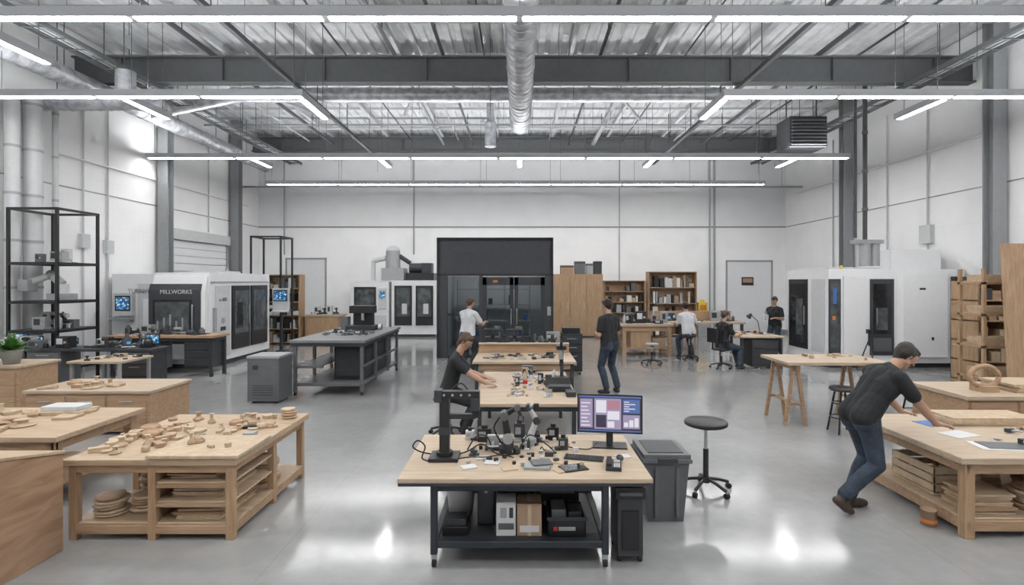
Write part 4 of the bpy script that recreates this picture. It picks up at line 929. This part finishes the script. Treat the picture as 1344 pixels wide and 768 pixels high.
b.done()
gadgets('bench_equipment',-9.2,-7.0,12.05,12.6,.941,24,81,.32,.24,[BLACK,DGRAY,MGRAY,LGRAY,BLACK])
b=B('small_wood_table'); b.box(-7.95,-7.0,9.35,10.2,.71,.75,PLYT); legs4(b,-7.92,-7.03,9.38,10.17,.71,.05,LGRAY); b.box(-7.9,-7.05,9.4,10.15,.25,.28,OAK); b.done()
gadgets('table_parts',-7.9,-7.05,9.4,10.1,.751,12,82,.16,.12)

b=B('plywood_work_cabinet'); x0,x1,y0,y1=-6.95,-5.2,7.5,8.4
b.box(x0,x1,y0,y1,.04,.58,OAK).box(x0-.03,x1+.03,y0-.03,y1+.03,.58,.62,PLYT)
for i in range(3): b.box(x0+.03+i*.57,x0+.56+i*.57,y0-.015,y0,.08,.54,OAK).cyl((x0+.2+i*.57,y0-.03,.47),(x0+.38+i*.57,y0-.03,.47),.008,STEEL)
b.box(x0+.05,x1-.05,y0+.05,y1-.05,0,.04,DGRAY); b.done()
def wood_bits(name,x0,x1,y0,y1,z,n,seed,big=.1):
    rnd=random.Random(seed); b=B(name)
    for i in range(n):
        x=rnd.uniform(x0,x1); y=rnd.uniform(y0,y1); r=rnd.uniform(.03,big); m=rnd.choice([PALEW,PALEW,PLY,OAK]); h_=rnd.uniform(.015,.05)
        q=i%4
        if q==0: b.lathe((x,y,z),[(r,0),(r,h_),(r*.8,h_*1.3),(r*.75,h_*.9)],m,20)
        elif q==1: b.box(x-r,x+r,y-r*.4,y+r*.4,z,z+h_,m,rz=rnd.uniform(0,3))
        elif q==2: b.lathe((x,y,z),[(r*.7,0),(r*.75,h_*.4),(r*.3,h_),(r*.3,h_*1.8),(r*.5,h_*2.2)],m,16)
        else: b.prism([(x+r*math.cos(t)*(1 if k_%2 else .7),y+r*math.sin(t)*(.6 if k_%2 else .9)) for k_,t in enumerate([j*math.pi/4 for j in range(8)])],'z',z,z+h_,m)
    b.done(.002)
wood_bits('carved_wood_models',-6.8,-5.8,7.6,8.2,.621,16,3,.13)
b=B('storage_cabinet'); b.box(-8.9,-7.7,8.2,8.9,.04,.82,OAK).box(-8.93,-7.67,8.17,8.93,.82,.86,PLYT).box(-8.85,-8.33,8.185,8.2,.1,.78,OAK).box(-8.28,-7.75,8.185,8.2,.1,.78,OAK).box(-8.85,-7.75,8.25,8.85,0,.04,DGRAY); b.done()
b=B('potted_plant'); px_,py_=-8.0,8.4
b.lathe((px_,py_,.861),[(.10,0),(.14,.20),(.15,.22),(.13,.22),(.12,.18)],TERRA); b.cyl((px_,py_,1.0),(px_,py_,1.06),.125,RUB)
for i in range(60):
    a=random.uniform(0,6.28); t=random.uniform(.1,1.2); L=random.uniform(.25,.50); d=Vector((math.cos(a)*math.sin(t),math.sin(a)*math.sin(t),math.cos(t)))
    s_=Vector((-math.sin(a),math.cos(a),0)); o_=Vector((px_,py_,1.04)); w=.04
    p=[o_+d*L*q+Vector((0,0,-.28*L*q*q*1.2)) for q in(0,.35,.7,1)]
    ww=[.006,w,w*.9,.002]
    vs=[]
    for q,w_ in zip(p,ww): vs+= [q-s_*w_,q+s_*w_]
    b._faces(vs,[(0,1,3,2),(2,3,5,4),(4,5,7,6)],LEAF,True)
b.done(0)

b=B('wood_work_table'); x0,x1,y0,y1=-6.6,-4.35,5.0,6.2
b.box(x0,x1,y0,y1,.64,.69,PLY); legs4(b,x0+.06,x1-.06,y0+.06,y1-.06,.64,.09,OAK); b.box(x0+.06,x1-.06,y0+.07,y0+.10,.54,.64,OAK).box(x1-.10,x1-.07,y0+.06,y1-.06,.54,.64,OAK)
b.box(x0+.08,x1-.08,y0+.08,y1-.08,.18,.21,OAK); b.done()
wood_bits('carved_wood_pieces',-6.2,-4.8,5.15,6.0,.691,34,4,.15)
b=B('white_model_block'); b.box(-5.3,-4.8,5.8,6.1,.691,.73,PALEW).box(-5.25,-4.85,5.84,6.06,.73,.78,OFFW); b.done()
def plates(name,x,y,z,r,n,seed):
    rnd=random.Random(seed); b=B(name); zz=z
    for i in range(n):
        h_=rnd.uniform(.02,.035); rr=r*rnd.uniform(.85,1.05); dx=rnd.uniform(-.015,.015)
        b.lathe((x+dx,y,zz),[(rr*.85,0),(rr,h_*.5),(rr,h_),(rr*.8,h_)],rnd.choice([PALEW,PALEW,OAK]),28); zz+=h_
    b.done(0)
def boards(name,x0,x1,y0,y1,z,n,seed,zr=.03):
    rnd=random.Random(seed); b=B(name); zz=z
    for i in range(n):
        h_=rnd.uniform(.012,zr); a=rnd.uniform(0,.05); c_=rnd.uniform(0,.05)
        b.box(x0+a,x1-c_,y0+c_,y1-a,zz,zz+h_,rnd.choice([PALEW,PLY,PALEW,OAK]),rz=rnd.uniform(-.05,.05)); zz+=h_+.0005
    b.done(.002)
plates('wood_plate_stack',-4.75,5.3,.211,.14,6,61); boards('board_stack',-6.3,-5.2,5.2,5.9,.211,6,62)

# LEFT SHELF BENCH
b=B('wood_shelf_bench'); x0,x1,y0,y1=-3.75,-2.38,4.43,5.9; xm=-3.06; p=.065
b.box(x0-.03,xm,y0-.03,y1+.02,.63,.68,PLY).box(xm,x1+.04,y0-.03,y1+.02,.63,.69,PLY)
b.box(xm-.02,x1+.06,y0-.05,y0+.55,.691,.72,PALEW)
for x in(x0,xm-p/2,x1-p):
    for y in(y0,(y0+y1)/2,y1-p): b.box(x,x+p,y,y+p,.0,.63,OAKV)
b.box(x0,x1,y0+.005,y0+.04,.56,.63,OAK).box(x1-.04,x1-.005,y0,y1,.56,.63,OAK).box(x0+.005,x0+.04,y0,y1,.56,.63,OAK)
b.box(x0,x1,y0+.005,y0+.045,.05,.12,OAK).box(x1-.045,x1-.005,y0,y1,.05,.12,OAK).box(x0,x1,y0+.02,y1-.02,.12,.14,PLY)
for z in(.30,.46): b.box(xm,x1-.02,y0+.02,y0+.80,z,z+.02,PLY).box(xm,x1-.01,y0+.01,y0+.04,z-.03,z,OAK)
b.box(xm-.01,xm+.01,y0+.05,y1-.05,.14,.60,OAK)
b.done(.004)
plates('wood_plate_stack',-3.55,4.65,.141,.13,6,1); plates('wood_plate_stack',-3.30,4.72,.141,.11,5,2); plates('wood_plate_stack',-3.45,5.1,.141,.15,9,3); plates('wood_plate_stack',-2.62,5.45,.141,.16,7,5)
plates('wood_plate_stack',-3.25,5.35,.141,.14,12,6)
boards('board_stack',-2.96,-2.5,4.52,5.1,.321,4,4,.02); boards('board_stack',-2.98,-2.55,4.5,5.15,.481,3,7,.02); boards('board_stack',-2.95,-2.5,4.5,5.1,.141,5,8,.02)
wood_bits('carved_wood_pieces',-3.7,-3.15,4.55,5.7,.681,44,11,.085); wood_bits('carved_wood_pieces',-2.95,-2.5,5.05,5.75,.691,20,12,.08)
wood_bits('carved_wood_pieces',-2.95,-2.5,4.55,4.85,.7205,5,18,.05)
b=B('grey_chisel_set'); b.box(-3.12,-2.95,4.95,5.02,.691,.715,MGRAY,rz=.5).box(-2.75,-2.55,5.3,5.36,.691,.72,BLACK,rz=.3).box(-2.6,-2.5,5.0,5.1,.691,.73,LGRAY); b.done(.003)
plates('wood_bowl_stack',-2.47,5.72,.691,.075,4,21)
# crate with sloped top
b=B('plywood_crate'); x0,x1,y0,y1=-5.2,-3.66,2.75,4.28
b.prism([(y0,0),(y1,0),(y1,.77),(y0,1.10)],'x',x0,x1,CRATE)
b.prism([(y0-.01,1.10),(y1+.01,.768),(y1+.01,.793),(y0-.01,1.127)],'x',x0-.01,x1+.012,PLY)
b.done(.004)

# RIGHT BENCH
b=B('wood_shelf_bench'); x0,x1,y0,y1=3.72,6.6,4.45,5.9; p=.085
b.box(x0-.06,x1,y0-.04,y1,.635,.69,PLYT)
for x in(x0,x0+1.3,x1-p):
    for y in(y0,y1-p): b.box(x,x+p,y,y+p,0,.635,OAKV)
b.box(x0,x1,y0+.01,y0+.045,.54,.635,OAK).box(x0+.01,x0+.045,y0,y1,.54,.635,OAK)
b.box(x0,x1,y0+.01,y0+.05,.06,.15,OAK).box(x0+.01,x0+.05,y0,y1,.06,.15,OAK).box(x0,x1,y0+.02,y1-.02,.15,.17,PLY)
b.done(.005)
b=B('wood_crate_box')
x0,x1,y0,y1=3.84,4.3,4.95,5.5
b.box(x0,x1,y0,y1,.171,.19,PALEW)
for z in(.20,.28,.36): b.box(x0,x1,y0,y0+.02,z,z+.065,PALEW).box(x0,x1,y1-.02,y1,z,z+.065,PALEW).box(x0,x0+.02,y0,y1,z,z+.065,PALEW).box(x1-.02,x1,y0,y1,z,z+.065,PALEW)
for x in(x0+.02,x1-.06):
    for y in(y0+.02,y1-.06): b.box(x,x+.04,y,y+.04,.19,.43,OAK)
b.done(.002)
boards('board_stack',3.84,4.24,4.52,4.88,.171,9,31,.035); plates('wood_plate_stack',4.48,4.68,.171,.15,7,32); plates('wood_plate_stack',4.55,5.3,.171,.17,10,33); boards('board_stack',4.72,5.0,4.55,5.2,.171,8,34,.03)
plates('wood_plate_stack',5.3,4.75,.171,.16,8,37)
boards('board_stack',4.35,5.3,5.35,5.8,.691,3,35,.03); boards('board_stack',4.9,5.5,4.95,5.25,.691,4,36,.03)
b=B('drawing_sheets'); b.box(4.05,4.55,4.60,4.85,.691,.694,PAPER,rz=-.15).box(4.12,4.50,4.63,4.83,.694,.700,MGRAY,rz=-.15).box(4.12,4.32,5.38,5.6,.691,.694,BLUE,rz=.2).box(4.6,5.0,4.6,4.85,.691,.698,OFFW,rz=.1).box(4.05,4.35,5.0,5.2,.691,.694,PAPER,rz=.3); b.done(0)
gadgets('bench_tools',4.3,5.5,4.6,5.3,.701,10,83,.14,.05,[PALEW,OAK,DGRAY,STEEL])
b=B('paint_tin'); b.lathe((3.62,4.72,0),[(.06,0),(.06,.13),(.064,.132),(.064,.14),(.055,.14),(.055,.12)],CARD).cyl((3.62,4.72,.03),(3.62,4.72,.06),.0615,ORG,n=24); b.done(0)
b=B('wood_ring_model')
b.tube([(5.75+.18*math.cos(2*math.pi*i/20),6.6,.98+.13*math.sin(2*math.pi*i/20)) for i in range(21)],.03,OAK)
b.box(5.65,5.85,6.5,6.7,.801,.87,OAK); b.done(0)
b=B('drawer_bench'); x0,x1,y0,y1=5.3,8.2,6.3,7.2
b.box(x0,x1,y0,y1,.05,.75,OAK).box(x0-.03,x1+.03,y0-.03,y1+.03,.75,.80,PLYT).box(x0+.05,x1-.05,y0+.05,y1-.05,0,.05,DGRAY)
for i in range(5): b.box(x0+.03+i*.57,x0+.56+i*.57,y0-.015,y0,.42,.72,OAK).box(x0+.03+i*.57,x0+.56+i*.57,y0-.015,y0,.08,.39,OAK).cyl((x0+.2+i*.57,y0-.03,.58),(x0+.4+i*.57,y0-.03,.58),.008,STEEL)
b.done()
boards('board_stack',6.0,7.0,6.45,7.0,.801,4,41,.03)
b=B('sawhorse_table'); x0,x1,y0,y1=3.95,5.5,7.85,8.75; zt=.96
b.box(x0,x1,y0,y1,zt-.045,zt,PLYT)
for x in(x0+.18,x1-.22):
    b.box(x-.03,x+.04,y0+.06,y1-.06,zt-.13,zt-.045,OAK)
    for y in(y0+.12,y1-.16):
        for sgn in(-1,1):
            a=Vector((x+sgn*.03,y,zt-.08)); c_=Vector((x+sgn*.15,y,.0))
            b.prism([(a.x-.025,a.z),(a.x+.025,a.z),(c_.x+.025,0),(c_.x-.025,0)],'y',y,y+.04,OAK)
        b.box(x-.11,x+.11,y+.005,y+.035,.30,.34,OAK)
    b.box(x-.02,x+.02,y0+.12,y1-.12,.30,.34,OAK)
b.done(.003)
wood_bits('carved_wood_pieces',4.3,5.3,8.0,8.6,.961,8,51,.07)
def barstool(x,y,zs):
    b=B('bar_stool',(x,y,0))
    b.lathe((0,0,zs-.04),[(.17,0),(.18,.01),(.18,.035),(.16,.045)],BLACK,28)
    for i in range(4):
        a=math.pi/4+i*math.pi/2; b.cyl((.10*math.cos(a),.10*math.sin(a),zs-.04),(.20*math.cos(a),.20*math.sin(a),0),.014,BLACK,n=10)
    for z,r in((.22,.168),(.42,.134)): b.tube([(r*math.cos(2*math.pi*i/24),r*math.sin(2*math.pi*i/24),z) for i in range(25)],.009,BLACK)
    b.done(0)
barstool(4.62,7.62,.64); barstool(5.95,8.0,.62)
b=B('leaning_plywood_sheets')
b.box(8.75,9.45,9.6,9.64,.0,2.85,OAKV,rx=-.06).box(8.95,9.6,9.75,9.78,.0,2.6,PLY,rx=-.06); b.done()
b=B('lumber_rack'); legs4(b,8.7,9.8,10.0,10.6,2.4,.06,OAKV)
for z in(.3,.9,1.5,2.1): b.box(8.7,9.8,10.0,10.6,z,z+.05,OAK).box(8.8,9.7,10.05,10.5,z+.05,z+.05+.14,PALEW)
b.done()

# ------------------------------------------------------------ camera & world
w=bpy.data.worlds.new('world'); S.world=w; w.use_nodes=True
w.node_tree.nodes['Background'].inputs[0].default_value=(.8,.85,.9,1); w.node_tree.nodes['Background'].inputs[1].default_value=.3
cd=bpy.data.cameras.new('camera'); cam=bpy.data.objects.new('camera',cd); COL.objects.link(cam)
cam.location=(0,0,2.15); cam.rotation_euler=(math.pi/2,0,0)
cd.sensor_width=36; cd.lens=700/1344*36; cd.shift_x=-10/1344; cd.shift_y=-14/1344; cd.clip_end=100
S.camera=cam
